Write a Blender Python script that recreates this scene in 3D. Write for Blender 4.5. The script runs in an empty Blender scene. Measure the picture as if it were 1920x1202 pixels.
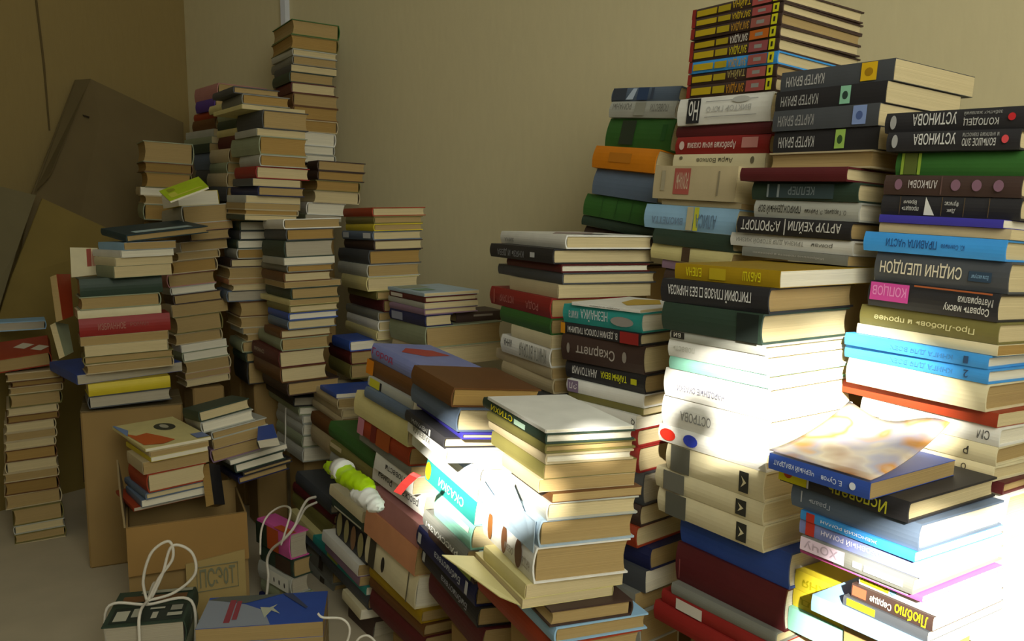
import bpy, bmesh, math, random
from mathutils import Matrix, Vector
random.seed(7)
sc = bpy.context.scene
COL = sc.collection
# ------------------------------------------------------------------ camera, light, exposure
F, H, PITCH = 1600.0, 0.9, math.atan(201 / 1600)
CP, SP = math.cos(PITCH), math.sin(PITCH)
cam = bpy.data.cameras.new('camera')
cam.sensor_width, cam.lens, cam.clip_start = 36, 36 * F / 1920, 0.05
cam_o = bpy.data.objects.new('camera', cam)
cam_o.location, cam_o.rotation_euler = (0, 0, H), (math.pi / 2 - PITCH, 0, 0)
COL.objects.link(cam_o)
sc.camera = cam_o
world = bpy.data.worlds.new('world')
sc.world = world
world.use_nodes = True
bg = world.node_tree.nodes['Background']
bg.inputs[0].default_value = (1.0, 0.985, 0.80, 1)
bg.inputs[1].default_value = 0.25
SUN_DIR = Vector((0.16, math.cos(math.radians(27)), -math.sin(math.radians(27)))).normalized()
sun = bpy.data.lights.new('sun', 'SUN')
sun.energy, sun.angle, sun.color = 24.0, math.radians(1.15), (1.0, 0.95, 0.84)
sun_o = bpy.data.objects.new('sun', sun)
sun_o.rotation_euler = SUN_DIR.to_track_quat('-Z', 'Y').to_euler()
sun_o.location = (0, -3, 3)
COL.objects.link(sun_o)
def area(name, loc, target, size, energy, color):
    l = bpy.data.lights.new(name, 'AREA')
    l.shape, l.size, l.size_y, l.energy, l.color = 'RECTANGLE', size[0], size[1], energy, color
    o = bpy.data.objects.new(name, l)
    o.location = loc
    o.rotation_euler = (Vector(target) - Vector(loc)).to_track_quat('-Z', 'Y').to_euler()
    COL.objects.link(o)
area('window_daylight', (0.6, -0.6, 1.7), (0.85, 1.6, 1.0), (1.3, 1.3), 34.0, (1.0, 0.99, 0.86))
area('fill_behind_camera', (-0.25, -0.92, 1.35), (-0.1, 1.8, 0.55), (2.4, 1.5), 3.0, (1.0, 0.985, 0.76))  # soft fill lamp added behind the camera to flatten the contrast
sc.view_settings.view_transform = 'Standard'
sc.view_settings.look = 'None'
sc.view_settings.exposure = 0.0
sc.view_settings.gamma = 1.0
sc.view_settings.use_curve_mapping = False

# ------------------------------------------------------------------ helpers
def ray(px, py):
    rx, ry = (px - 960) / F, (601 - py) / F
    return Vector((rx, CP + ry * SP, -SP + ry * CP))
def unproj(px, py, D):
    d = ray(px, py)
    s = D / d.y
    return Vector((d.x * s, D, H + d.z * s))
def at_z(px, py, z):
    d = ray(px, py)
    s = (z - H) / d.z
    return Vector((d.x * s, d.y * s, z))
def solve_len(C, e, px, zmid):
    """length along horizontal direction e from C until the picture column px is reached"""
    rx = (px - 960) / F
    den = e.x - rx * e.y * CP
    return (rx * (C.y * CP - (zmid - H) * SP) - C.x) / den
def lin(h):
    h = h.lstrip('#')
    v = [int(h[i:i + 2], 16) / 255 for i in (0, 2, 4)]
    return tuple(c / 12.92 if c <= .04045 else ((c + .055) / 1.055) ** 2.4 for c in v) + (1,)
COVER = {
 'dgreen': ('2f4034', 'dark green'), 'green': ('33622a', 'green'), 'red': ('8c2622', 'red'), 'dred': ('521a1a', 'dark red'),
 'brown': ('63401f', 'brown'), 'dbrown': ('40302a', 'dark brown'), 'navy': ('20254f', 'navy blue'), 'blue': ('3350a0', 'blue'),
 'lblue': ('8db4d2', 'light blue'), 'sky': ('3d92d8', 'sky blue'), 'black': ('2a292b', 'black'), 'grey': ('7b7c74', 'grey'),
 'dgrey': ('474a4e', 'dark grey'), 'lgrey': ('abaca2', 'light grey'), 'white': ('dcdbd3', 'white'), 'cream': ('d3c9a4', 'cream'),
 'beige': ('b8a986', 'beige'), 'yellow': ('c7b42c', 'yellow'), 'olive': ('716b3a', 'olive'), 'purple': ('51368a', 'purple'),
 'mauve': ('856a80', 'mauve'), 'pink': ('c9589c', 'pink'), 'orange': ('cf7d14', 'orange'), 'teal': ('2f8f88', 'teal'),
 'lilac': ('7f88bd', 'lilac blue'), 'maroon': ('561f22', 'maroon'), 'slate': ('5d6c80', 'slate blue'), 'rust': ('96381d', 'rust red'),
 'gold': ('9a7d14', 'mustard'), 'lime': ('a9c315', 'lime green'), 'sage': ('8c9478', 'sage green'), 'violet': ('3c3798', 'violet'),
 'paleyellow': ('cfc489', 'pale yellow'), 'salmon': ('c68a63', 'salmon'), 'mint': ('8cc9b4', 'mint'), 'rose': ('b07a78', 'dusty rose'),
 'skygrey': ('9fb4c4', 'blue grey'), 'dteal': ('21383f', 'dark teal')}
PAGE = {'tan': ('a38b5c', 'tan'), 'ochre': ('9f8047', 'ochre'), 'cream': ('c4b48a', 'cream'), 'white': ('d9d3be', 'white'), 'grey': ('a9a18d', 'greyish'), 'old': ('8d713c', 'browned')}
MATS = {}
def nmat(key, color, rough=0.55, kind='cover', c2=None):
    if key in MATS: return MATS[key]
    m = bpy.data.materials.new(key)
    m.use_nodes = True
    nt = m.node_tree
    b = nt.nodes['Principled BSDF']
    b.inputs['Roughness'].default_value = rough
    b.inputs['Specular IOR Level'].default_value = 0.3
    tc = nt.nodes.new('ShaderNodeTexCoord')
    mp = nt.nodes.new('ShaderNodeMapping')
    nz = nt.nodes.new('ShaderNodeTexNoise')
    rp = nt.nodes.new('ShaderNodeMix'); rp.data_type = 'RGBA'
    bump = nt.nodes.new('ShaderNodeBump')
    L = nt.links.new
    L(tc.outputs['Object'], mp.inputs[0]); L(mp.outputs[0], nz.inputs['Vector'])
    A, B = rp.inputs[6], rp.inputs[7]
    k = {'page': .80, 'cover': .84, 'board': .86, 'wall': .95, 'plain': .95}[kind]
    A.default_value = tuple(c * k for c in color[:3]) + (1,)
    B.default_value = tuple(min(1, c * (2 - k)) for c in color[:3]) + (1,) if c2 is None else c2
    if kind == 'page':
        mp.inputs['Scale'].default_value = (6, 6, 900); nz.inputs['Scale'].default_value = 1.0; nz.inputs['Detail'].default_value = 3
        bump.inputs['Strength'].default_value = 0.5; bump.inputs['Distance'].default_value = 0.001
    elif kind == 'cover':
        nz.inputs['Scale'].default_value = 22; nz.inputs['Detail'].default_value = 5
        bump.inputs['Strength'].default_value = 0.08; bump.inputs['Distance'].default_value = 0.002
    elif kind == 'board':
        mp.inputs['Scale'].default_value = (3, 3, 3); nz.inputs['Scale'].default_value = 3; nz.inputs['Detail'].default_value = 6
        bump.inputs['Strength'].default_value = 0.15; bump.inputs['Distance'].default_value = 0.004
    elif kind == 'wall':
        mp.inputs['Scale'].default_value = (60, 60, 14); nz.inputs['Scale'].default_value = 1.0; nz.inputs['Detail'].default_value = 4
        bump.inputs['Strength'].default_value = 0.3; bump.inputs['Distance'].default_value = 0.004
    else:
        nz.inputs['Scale'].default_value = 8
        bump.inputs['Strength'].default_value = 0.05
    L(nz.outputs['Fac'], rp.inputs[0]); L(rp.outputs[2], b.inputs['Base Color'])
    L(nz.outputs['Fac'], bump.inputs['Height']); L(bump.outputs[0], b.inputs['Normal'])
    MATS[key] = m
    return m
def cmat(c): return nmat('cover_' + c, lin(COVER[c][0]), 0.5, 'cover')
def pmat(c): return nmat('pages_' + c, lin(PAGE[c][0]), 0.85, 'page')
def hmat(h): return cmat(h) if h in COVER else nmat('ink_' + h, lin(h), 0.55, 'plain')
def link_mesh(name, bm, m, parent=None, mats=None):
    me = bpy.data.meshes.new(name)
    bm.normal_update()
    bm.to_mesh(me); bm.free()
    for x in (mats or [m]): me.materials.append(x)
    o = bpy.data.objects.new(name, me)
    COL.objects.link(o)
    if parent is not None: o.parent = parent
    return o
def tag(o, label, cat, group=None, kind=None):
    if label: o['label'] = label
    if cat: o['category'] = cat
    if group: o['group'] = group
    if kind: o['kind'] = kind
    return o
def empty(name, M):
    o = bpy.data.objects.new(name, None)
    o.empty_display_size = 0.05
    COL.objects.link(o)
    o.matrix_world = M
    return o
def add_box(bm, x0, x1, y0, y1, z0, z1, bevel=0):
    r = bmesh.ops.create_cube(bm, size=1)
    for v in r['verts']:
        v.co = Vector((x0 + (v.co.x + .5) * (x1 - x0), y0 + (v.co.y + .5) * (y1 - y0), z0 + (v.co.z + .5) * (z1 - z0)))
    if bevel:
        es = list({e for v in r['verts'] for e in v.link_edges})
        bmesh.ops.bevel(bm, geom=es, offset=bevel, segments=1, affect='EDGES')
    return r
def add_prism(bm, pts, vec):
    """polygon (list of Vector) swept along vec"""
    a = [bm.verts.new(p) for p in pts]
    b = [bm.verts.new(p + vec) for p in pts]
    n = len(pts)
    bm.faces.new(a[::-1]); bm.faces.new(b)
    for i in range(n): bm.faces.new((a[i], a[(i + 1) % n], b[(i + 1) % n], b[i]))
def add_tube(bm, pts, r, seg=8, radii=None):
    pts = [Vector(p) for p in pts]
    rings = []
    n = len(pts)
    up = Vector((0.13, 0.2, 1)).normalized()
    for i, p in enumerate(pts):
        t = (pts[min(i + 1, n - 1)] - pts[max(i - 1, 0)]).normalized()
        u = t.cross(up)
        if u.length < 1e-3: u = t.cross(Vector((1, 0, 0)))
        u.normalize(); w = t.cross(u)
        rr = radii[i] if radii else r
        rings.append([bm.verts.new(p + u * math.cos(k * 2 * math.pi / seg) * rr + w * math.sin(k * 2 * math.pi / seg) * rr) for k in range(seg)])
    for i in range(n - 1):
        for k in range(seg):
            bm.faces.new((rings[i][k], rings[i][(k + 1) % seg], rings[i + 1][(k + 1) % seg], rings[i + 1][k]))
    bm.faces.new(rings[0][::-1]); bm.faces.new(rings[-1])
def smooth(pts, n=6):
    """Catmull-Rom"""
    P = [Vector(p) for p in pts]
    P = [P[0]] + P + [P[-1]]
    out = []
    for i in range(1, len(P) - 2):
        for k in range(n):
            t = k / n
            a, b, c, d = P[i - 1], P[i], P[i + 1], P[i + 2]
            out.append(0.5 * ((2 * b) + (c - a) * t + (2 * a - 5 * b + 4 * c - d) * t * t + (3 * b - a - 3 * c + d) * t ** 3))
    out.append(P[-2])
    return out
def shade_smooth(o):
    for p in o.data.polygons: p.use_smooth = True
# ------------------------------------------------------------------ lettering
TEXTMESH = {}
def prepare_texts(strings):
    objs = []
    for s in sorted(set(strings)):
        cu = bpy.data.curves.new('lettering', 'FONT')
        cu.body = s; cu.size = 1; cu.resolution_u = 2; cu.offset = 0.012
        o = bpy.data.objects.new('lettering', cu)
        COL.objects.link(o)
        objs.append((s, o))
    bpy.context.view_layer.update()
    dg = bpy.context.evaluated_depsgraph_get()
    for s, o in objs:
        me = bpy.data.meshes.new_from_object(o.evaluated_get(dg))
        xs = [v.co.x for v in me.vertices]; ys = [v.co.y for v in me.vertices]
        x0, x1, y0, y1 = min(xs), max(xs), min(ys), max(ys)
        TEXTMESH[s] = ([((v.co.x - x0) / (x1 - x0), (v.co.y - y0) / (y1 - y0)) for v in me.vertices], [tuple(p.vertices) for p in me.polygons])
        cu = o.data
        bpy.data.objects.remove(o); bpy.data.curves.remove(cu); bpy.data.meshes.remove(me)
def face_point(O, ex, N, w, h, u, v, off): return O + ex * (u * w) + Vector((0, 0, 1)) * (v * h) + N * off
DN = {'t': 'spine_lettering', 'b': 'spine_band', 'r': 'spine_label', 'o': 'spine_emblem', 'p': 'spine_emblem'}
def add_decor(parent, items, O, ex, N, w, h, off, vert=Vector((0, 0, 1))):
    """flat printed pieces on a face: lettering, bands, labels, emblems (children of the cover)"""
    for k, it in enumerate(items):
        kind = it[0]
        bm = bmesh.new()
        o2 = off + 0.0003 * (k + 1)
        P = lambda u, v: O + ex * (u * w) + vert * (v * h) + N * o2
        if kind == 't':
            _, s, u0, u1, v0, v1, colr = it[:7]
            flip = len(it) < 8 or it[7]
            vs, fs = TEXTMESH[s]
            bv = []
            for x, y in vs:
                if flip: x, y = 1 - x, 1 - y
                bv.append(bm.verts.new(P(u0 + x * (u1 - u0), v0 + y * (v1 - v0))))
            for f in fs:
                try: bm.faces.new([bv[i] for i in f])
                except ValueError: pass
        elif kind in 'br':
            if kind == 'b': (_, u0, u1, colr), v0, v1 = it, 0.03, 0.97
            else: _, u0, u1, v0, v1, colr = it
            bm.faces.new([bm.verts.new(P(u, v)) for u, v in ((u0, v0), (u1, v0), (u1, v1), (u0, v1))])
        elif kind == 'o':
            _, u0, u1, v0, v1, colr = it
            bm.faces.new([bm.verts.new(P((u0 + u1) / 2 + (u1 - u0) / 2 * math.cos(q * math.pi / 8), (v0 + v1) / 2 + (v1 - v0) / 2 * math.sin(q * math.pi / 8))) for q in range(16)])
        elif kind == 'p':
            _, pts, colr = it
            bm.faces.new([bm.verts.new(P(u, v)) for u, v in pts])
        ob = link_mesh(DN[kind], bm, hmat(colr), parent)
# ------------------------------------------------------------------ books
ROT = {'L': 0, 'R': 1, 'B': 2, 'A': 3}
def rot4(v, k):
    x, y, z = v
    for _ in range(k): x, y = -y, x
    return Vector((x, y, z))
def make_book(M, W, L, t, sp, cover, page, style, decor, top=None):
    """M: matrix of the base centre; local X = right face, local Y = left face.  Returns the book's Empty."""
    root = empty('book' if style != 'm' else 'magazine', M)
    k = ROT[sp]
    dep, ln = (W, L) if k in (0, 2) else (L, W)
    hard = style == 'h' and t > 0.010
    bt = 0.0024 if hard else 0.0007
    over = 0.003 if hard else 0.0003
    bulge = (min(0.004, t * .12) if hard else min(0.0012, t * .06))
    bm = bmesh.new()
    x0, x1 = -dep / 2, dep / 2
    outer, inner = [], []
    n = 6
    for i in range(n + 1):
        q = math.pi * (i / n) - math.pi / 2
        zz = t / 2 + math.sin(q) * t / 2 if False else t * i / n
        outer.append((x0 + bulge - bulge * math.sin(math.pi * i / n), zz))
        inner.append((x0 + bulge + bt - bulge * math.sin(math.pi * i / n), min(max(zz, bt), t - bt)))
    prof = [(x1, 0), ] + outer + [(x1, t), (x1, t - bt)] + inner[::-1] + [(x1, bt)]
    vs = [rot4((x, -ln / 2, z), k) for x, z in prof]
    vec = rot4((0, ln, 0), k)
    add_prism(bm, vs, vec)
    bmesh.ops.recalc_face_normals(bm, faces=bm.faces)
    cov = link_mesh('cover', bm, cmat(cover), root)
    bm = bmesh.new()
    if style == 'm' and t < 0.012: over = 0.0
    px0, px1 = x0 + bulge + bt + .0005, x1 - over
    pl = ln / 2 - over
    m = 4
    conc = min(0.004, t * .1) if hard else 0
    prof = [(px0, bt), (px0, t - bt)] + [(px1 - conc * math.sin(math.pi * (m - i) / m), bt + (t - 2 * bt) * (m - i) / m) for i in range(m + 1)]
    add_prism(bm, [rot4((x, -pl, z), k) for x, z in prof], rot4((0, 2 * pl, 0), k))
    bmesh.ops.recalc_face_normals(bm, faces=bm.faces)
    link_mesh('page_block', bm, pmat(page), root)
    if decor:
        if sp == 'R': O, ex, N, w = Vector((-W / 2, -L / 2, 0)), Vector((1, 0, 0)), Vector((0, -1, 0)), W
        else: O, ex, N, w = Vector((-W / 2, L / 2, 0)), Vector((0, -1, 0)), Vector((-1, 0, 0)), L
        add_decor(cov, decor, O, ex, N, w, t, 0.0003)
    if top: add_decor(cov, top, Vector((-W / 2, -L / 2, t)), Vector((1, 0, 0)), Vector((0, 0, 1)), W, L, 0.0002, Vector((0, 1, 0)))
    return root
ORD = ['topmost', 'second', 'third', 'fourth', 'fifth', 'sixth', 'seventh', 'eighth', 'ninth', 'tenth', 'eleventh', 'twelfth', 'thirteenth', 'fourteenth', 'fifteenth', 'sixteenth', 'seventeenth', 'eighteenth', 'nineteenth', 'twentieth', 'twenty-first', 'twenty-second', 'twenty-third', 'twenty-fourth', 'twenty-fifth']
STACKS = []
def stack(name, phrase, D, a, rows, ybot, tilt=0.0, Ld=.2, Wd=.135, sup='none', lean=0.0):
    rs = []
    for line in rows.strip().split('\n'):
        parts = [p.strip() for p in line.split('|')]
        f = parts[0].split()
        g = lambda s: None if s == '-' else float(s)
        r = dict(xl=g(f[0]), xc=g(f[1]), xr=g(f[2]), y=g(f[3]), sp=f[4], cover=f[5], page=f[6], style=(f[7][0] if len(f) > 7 else 'h'), opts={})
        for o in f[8:]:
            kk, vv = o.split('='); r['opts'][kk] = float(vv)
        r['desc'] = parts[1] if len(parts) > 1 else ''
        r['decor'] = eval(parts[2]) if len(parts) > 2 and parts[2] else []
        r['top'] = eval(parts[3]) if len(parts) > 3 and parts[3] else None
        rs.append(r)
    STACKS.append(dict(name=name, phrase=phrase, D=D, a=a, rows=rs, ybot=ybot, tilt=tilt, Ld=Ld, Wd=Wd, sup=sup, lean=lean))
DIMS = []
def article_free(s): return ' '.join(s.split())
def build_stack(S):
    D, n = S['D'], len(S['rows'])
    T0 = Matrix.Rotation(math.radians(S['lean']), 3, 'X') @ Matrix.Rotation(-math.radians(S['tilt']), 3, 'Y')
    nor = T0 @ Vector((0, 0, 1))
    tops = []
    for r in S['rows']:
        d = r['opts'].get('D', D)
        C = unproj(r['xc'], r['y'], d)
        C.z = unproj(r['xc'], r['y'], D).z
        tops.append(C)
    lastx = S['rows'][-1]['xc']
    tops.append(unproj(lastx, S['ybot'], D))
    out = []
    for i, r in enumerate(S['rows']):
        t = nor.dot(tops[i] - tops[i + 1])
        t = max(t, 0.003) - 0.0004
        a = math.radians(S['a'] + r['opts'].get('a', random.uniform(-1.6, 1.6)))
        Tm = Matrix.Rotation(math.radians(r['opts'].get('lean', 0)), 3, 'X') @ T0
        er, el = Vector((math.cos(a), math.sin(a), 0)), Vector((-math.sin(a), math.cos(a), 0))
        C = tops[i] - nor * t
        zm = (C.z + tops[i].z) / 2
        L = solve_len(C, el, r['xl'], zm) if r['xl'] is not None else S['Ld'] + random.uniform(-.008, .008)
        W = solve_len(C, er, r['xr'], zm) if r['xr'] is not None else S['Wd'] + random.uniform(-.006, .006)
        DIMS.append((S['name'], i, round(L, 3), round(W, 3), round(t, 3)))
        if L < .09 or L > .30: L = S['Ld'] + random.uniform(-.01, .01) if L < .09 else .27
        if W < .102: W = S['Wd'] + random.uniform(-.006, .006)
        W = min(W, .28)
        if 'L' in r['opts']: L = r['opts']['L']
        if 'W' in r['opts']: W = r['opts']['W']
        Rm = Tm @ Matrix(((er.x, el.x, 0), (er.y, el.y, 0), (0, 0, 1)))
        base = C + Rm @ Vector((W / 2, L / 2, 0))
        M = Matrix.Translation(base) @ Rm.to_4x4()
        o = make_book(M, W, L, t, r['sp'], r['cover'], r['page'], r['style'], r['decor'], r['top'])
        th = 'thin' if t < .018 else ('thick' if t > .036 else '')
        kind = 'magazine' if r['style'] == 'm' else 'book'
        if r['desc']: d = r['desc']
        elif r['sp'] in 'LR': d = f"{th} {COVER[r['cover']][1]} {kind}, {PAGE[r['page']][1]} page edges"
        else: d = f"{th} {kind} with {PAGE[r['page']][1]} page edges"
        if n == 1: lab = d + ', ' + S['phrase']
        elif i == 0: lab = d + ', on top of ' + S['phrase']
        elif i == n - 1: lab = d + ', lowest in ' + S['phrase']
        elif i > 11 and n - 1 - i < 8: lab = d + f", {ORD[n - 1 - i]} from bottom of " + S['phrase']
        else: lab = d + f", {ORD[i]} from top of " + S['phrase']
        tag(o, article_free(lab), kind, 'books of ' + S['phrase'])
        out.append((o, M, W, L, t))
    return out
# ------------------------------------------------------------------ the room
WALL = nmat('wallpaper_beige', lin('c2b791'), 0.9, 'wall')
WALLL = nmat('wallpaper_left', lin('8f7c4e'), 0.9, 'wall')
FLOOR = nmat('floor_boards', lin('b3a88f'), 0.75, 'board')
CARD = nmat('cardboard', lin('957a4b'), 0.85, 'board')
CARD2 = nmat('cardboard_grey', lin('6f6040'), 0.85, 'board')
CARD3 = nmat('cardboard_yellow', lin('84713a'), 0.85, 'board')
CARDIN = nmat('cardboard_inside', lin('8d7a56'), 0.9, 'board')
STRING = nmat('white_string', lin('d0cabc'), 0.7, 'plain')
WHITEP = nmat('white_plastic', lin('d5d6d2'), 0.35, 'plain')
CORNER = Vector((-1.263, 3.41, 0))
BW, LW = Vector((.8, -.6, 0)), Vector((-.6, -.8, 0))       # directions of the back wall and of the left wall from the corner
HT = 2.6
def structure(name, bm, m):
    o = link_mesh(name, bm, m)
    o['kind'] = 'structure'
    return o
bm = bmesh.new(); add_prism(bm, [CORNER + BW * s + Vector((0, 0, z)) for s, z in ((0, 0), (4.6, 0), (4.6, HT), (0, HT))], LW * -.08); bmesh.ops.recalc_face_normals(bm, faces=bm.faces)
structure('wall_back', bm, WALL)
bm = bmesh.new(); add_prism(bm, [CORNER + LW * s + Vector((0, 0, z)) for s, z in ((0, 0), (5.2, 0), (5.2, HT), (0, HT))], BW * -.08); bmesh.ops.recalc_face_normals(bm, faces=bm.faces)
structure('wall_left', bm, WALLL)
bm = bmesh.new(); add_box(bm, -5.5, 3.2, -1.2, 4.2, -.05, 0)
structure('floor', bm, FLOOR)
# wallpaper seam on the left wall
bm = bmesh.new()
def on_left_wall(px, py, off):
    d = ray(px, py); n = Vector((.8, -.6, 0))
    s = (n.dot(CORNER) + off) / n.dot(d)
    return Vector((d.x * s, d.y * s, H + d.z * s))
add_prism(bm, [on_left_wall(*p, .0015) for p in ((63, -20), (80, 120), (91, 245), (94, 245), (84, 120), (67, -20))], BW * .002)
bmesh.ops.recalc_face_normals(bm, faces=bm.faces)
structure('trim_1', bm, nmat('seam', lin('5d4e2e'), .9, 'plain'))
# pale cable cover on the back wall
bm = bmesh.new()
def wall_pt(px, py, off=0.0):
    """point on the back wall seen at a picture position"""
    d = ray(px, py); n = Vector((-.6, -.8, 0))
    s = (n.dot(CORNER) + off) / n.dot(d)
    return Vector((d.x * s, d.y * s, H + d.z * s))
p = wall_pt(540, 60)
c = Vector((p.x, p.y, 0))
add_prism(bm, [c + BW * dx + Vector((0, 0, 1.35)) for dx in (-.012, .012)] + [c + BW * .012 + Vector((0, 0, HT)), c + BW * -.012 + Vector((0, 0, HT))], LW * .02)
bmesh.ops.recalc_face_normals(bm, faces=bm.faces)
structure('trim_2', bm, nmat('pale_trim', lin('c9cdd6'), .5, 'plain'))
# ---- unseen gobo wall added behind the camera: its gaps shape the sun patches
GY = -1.0
def gobo(px, py, D):
    P = unproj(px, py, D)
    s = (GY - P.y) / SUN_DIR.y
    return P + SUN_DIR * s
def depth_centre(x):
    '''how far the sunlit spines stand at this picture column'''
    if x < 1440: return 1.03 + (1440 - x) / 200 * .14
    if x < 1600: return 1.03 + (x - 1440) / 160 * .1
    return .96 + (1890 - x) / 310 * .14
def depth_right(x): return .84 + (1700 - x) / 200 * .11 if x < 1700 else .84 + (x - 1700) / 180 * .1
def depth_left(x): return 1.27 + (893 - x) / 127 * .14 if x < 893 else 1.03 + (1023 - x) / 118 * .17
GAPS = [
 ([(1225, 735), (1275, 680), (1400, 645), (1500, 618), (1590, 590), (1660, 606), (1700, 640), (1745, 700), (1780, 800), (1740, 870), (1640, 850), (1450, 846), (1440, 862), (1330, 858), (1215, 838), (1215, 790)], depth_centre),
 ([(1530, 1100), (1590, 1010), (1660, 985), (1730, 950), (1830, 968), (1880, 930), (1930, 905), (1990, 960), (1990, 1290), (1480, 1290), (1500, 1180)], depth_right),
 ([(735, 900), (765, 845), (835, 795), (905, 785), (985, 805), (1000, 880), (1040, 895), (1040, 950), (935, 1015), (870, 975), (800, 985), (760, 945)], depth_left),
 ([(1105 + 38 * math.cos(q * math.pi / 7), 795 + 34 * math.sin(q * math.pi / 7)) for q in range(14)], lambda x: 1.0),
]
bm = bmesh.new()
edges = []
def loop(pts):
    vs = [bm.verts.new(p) for p in pts]
    for i in range(len(vs)): edges.append(bm.edges.new((vs[i], vs[(i + 1) % len(vs)])))
loop([Vector((x, GY, z)) for x, z in ((-5.2, 0), (3.0, 0), (3.0, 5.2), (-5.2, 5.2))])
for pts, D in GAPS: loop([gobo(x, y, D(x)) for x, y in pts])
bmesh.ops.triangle_fill(bm, use_beauty=True, use_dissolve=False, edges=edges)
r = bmesh.ops.extrude_face_region(bm, geom=bm.faces[:])
for v in [g for g in r['geom'] if isinstance(g, bmesh.types.BMVert)]: v.co.y -= 0.02
bmesh.ops.recalc_face_normals(bm, faces=bm.faces)
structure('gobo_wall', bm, WALL)
# ball on a cord, added out of view to cast the round shadow
wc = gobo(1300, 800, 1.125)
root = empty('shadow_caster', Matrix.Translation((wc.x, wc.y + .012, wc.z - .042)))
bm = bmesh.new(); bmesh.ops.create_uvsphere(bm, u_segments=20, v_segments=12, radius=.042)
for v in bm.verts: v.co.z += .042
sph = link_mesh('caster_ball', bm, nmat('caster_ball', lin('6a5a40'), .6, 'plain'), root); shade_smooth(sph)
bm = bmesh.new(); add_tube(bm, [(0, 0, .06), (0, 0, .7)], .0016, 6)
link_mesh('cord', bm, nmat('cord_grey', lin('8a8478'), .8, 'plain'), root)
tag(root, 'unseen dark ball added on a cord to cast the round shadow', 'cord')
# ------------------------------------------------------------------ the stacks (picture columns / rows measured at each book's near corner)
stack('tall', 'the tall stack by wall', 2.62, 30, '''
510 547 637 35 B green tan h | green-edged book with tan pages
508 545 635 64 B olive ochre h
509 548 632 90 L lgrey cream h
508 548 632 103 L grey tan h
514 545 631 120 L dgrey cream p
510 542 626 133 L dgreen tan h
504 545 629 153 L dred cream h
- 548 634 173 L brown tan h
- 548 634 197 L brown ochre h
- 550 634 222 B beige ochre h
- 550 630 245 B white white h
- 550 628 270 B lgrey white h
- 550 630 287 B lgrey white h''', 303, tilt=-2.5, sup='hidden')
stack('wallside', 'the short wallside stack', 2.4, 27, '''
575 595 685 300 L dbrown tan h
575 595 683 319 L dbrown ochre h
- 592 676 337 B olive ochre h
- 588 675 357 B beige cream h
- 574 648 379 L white white h | white book with wide pale spine
- 572 640 402 L sage grey p''', 414, tilt=-3, sup='hidden')
stack('farback', 'the stack beside leaning cardboard', 2.5, 28, '''
255 268 363 263 B sage tan h | sagging pale-covered book with tan pages
256 270 362 303 B brown old h
262 272 360 322 B olive ochre h
254 262 350 350 L beige white p
256 270 345 366 B beige tan h
250 268 345 382 L sage ochre h''', 412, tilt=-3, sup='hidden')
stack('rearspines', 'the backmost spine row', 2.75, 38, '''
364 407 500 155 L rose tan h
366 402 495 183 L purple tan h
363 407 500 206 L rust tan h
360 402 495 220 L brown tan h
348 400 480 241 L lgrey cream p
345 396 480 255 L sage cream p
346 392 480 268 L dgreen tan p
363 397 490 286 L slate tan h
366 398 490 318 L dgrey tan h
366 398 490 345 L dgrey tan h''', 420, tilt=-2, sup='hidden')
stack('midspines', 'the middle spine row', 2.49, 33, '''
391 440 530 186 L paleyellow cream h
407 443 530 203 L sage cream h
407 443 530 222 L dgreen tan h
406 443 530 239 L paleyellow cream h
408 440 530 253 L dred tan h
392 428 520 278 L beige tan h
392 424 520 304 L sage tan h
387 424 520 324 L beige tan h
392 424 515 350 L dgrey tan h
395 430 515 378 L dgrey tan h''', 416, tilt=-3, sup='hidden')
stack('bigpile', 'the big central pile', 2.2, 33, '''
398 437 524 161 L dgrey tan h
415 453 543 175 L grey ochre h
391 453 572 195 L paleyellow cream p
443 491 578 205 L dgrey tan h | thick dark grey book with tan pages
440 481 572 240 L lgrey cream p
432 485 576 254 L sage ochre h | thick pale green book with ochre pages
448 486 576 289 L lgrey ochre h
439 479 580 311 L red cream h | bright red book with cream pages
436 473 563 334 L dgrey cream p
432 483 571 349 L navy tan h | navy book with tan pages
425 460 563 366 L lgrey cream p
424 459 563 380 B beige tan p
424 459 560 392 B beige ochre h
424 458 527 403 L dgreen cream p''', 413, tilt=-2)
stack('leftcolumn', 'the narrow shaded column', 2.32, 31, '''
425 448 497 415 L dgreen white h
425 448 499 433 L dgrey white h
420 443 494 450 L dgreen white h
420 443 493 467 L lgrey ochre h
408 431 493 486 L dbrown cream h
405 427 491 502 B beige tan h
405 428 491 524 L salmon tan p
412 435 491 534 B beige cream h
404 424 494 546 L slate grey h | grey-jacketed book with greyish edges
424 448 500 567 B brown tan h
424 449 500 595 B beige tan h
432 455 500 616 L lgrey tan p
440 462 500 627 B beige tan h
430 452 496 641 L sage tan h
436 460 500 662 L dgreen tan h
438 462 502 680 L black tan h''', 722, Wd=.135, sup='hidden')
stack('maincolumn', 'the tall tan-edged column', 2.08, 30, '''
493 530 640 411 L white tan h
495 535 628 430 L dgrey ochre h
491 531 627 452 L dgreen grey h | thick dark green book with greyish pages
492 531 628 484 L lgrey white p
490 537 625 498 L grey ochre h
490 531 622 512 L brown cream h
496 533 640 530 B beige tan p
498 544 637 541 L dgreen tan h
488 542 636 563 L paleyellow tan p
500 541 635 574 L olive cream h
502 540 634 588 L blue white h
502 538 631 602 L slate cream h
495 525 622 620 L brown cream h
484 525 618 636 L sage tan h
472 521 612 660 L dred cream h | dark red book with small white lettering |[('t','СОЧИНЕНИЯ',.12,.5,.5,.75,'b9a99a')]
476 524 615 691 L brown cream h
492 537 602 719 L dbrown tan h''', 744, tilt=1.5)
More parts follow.
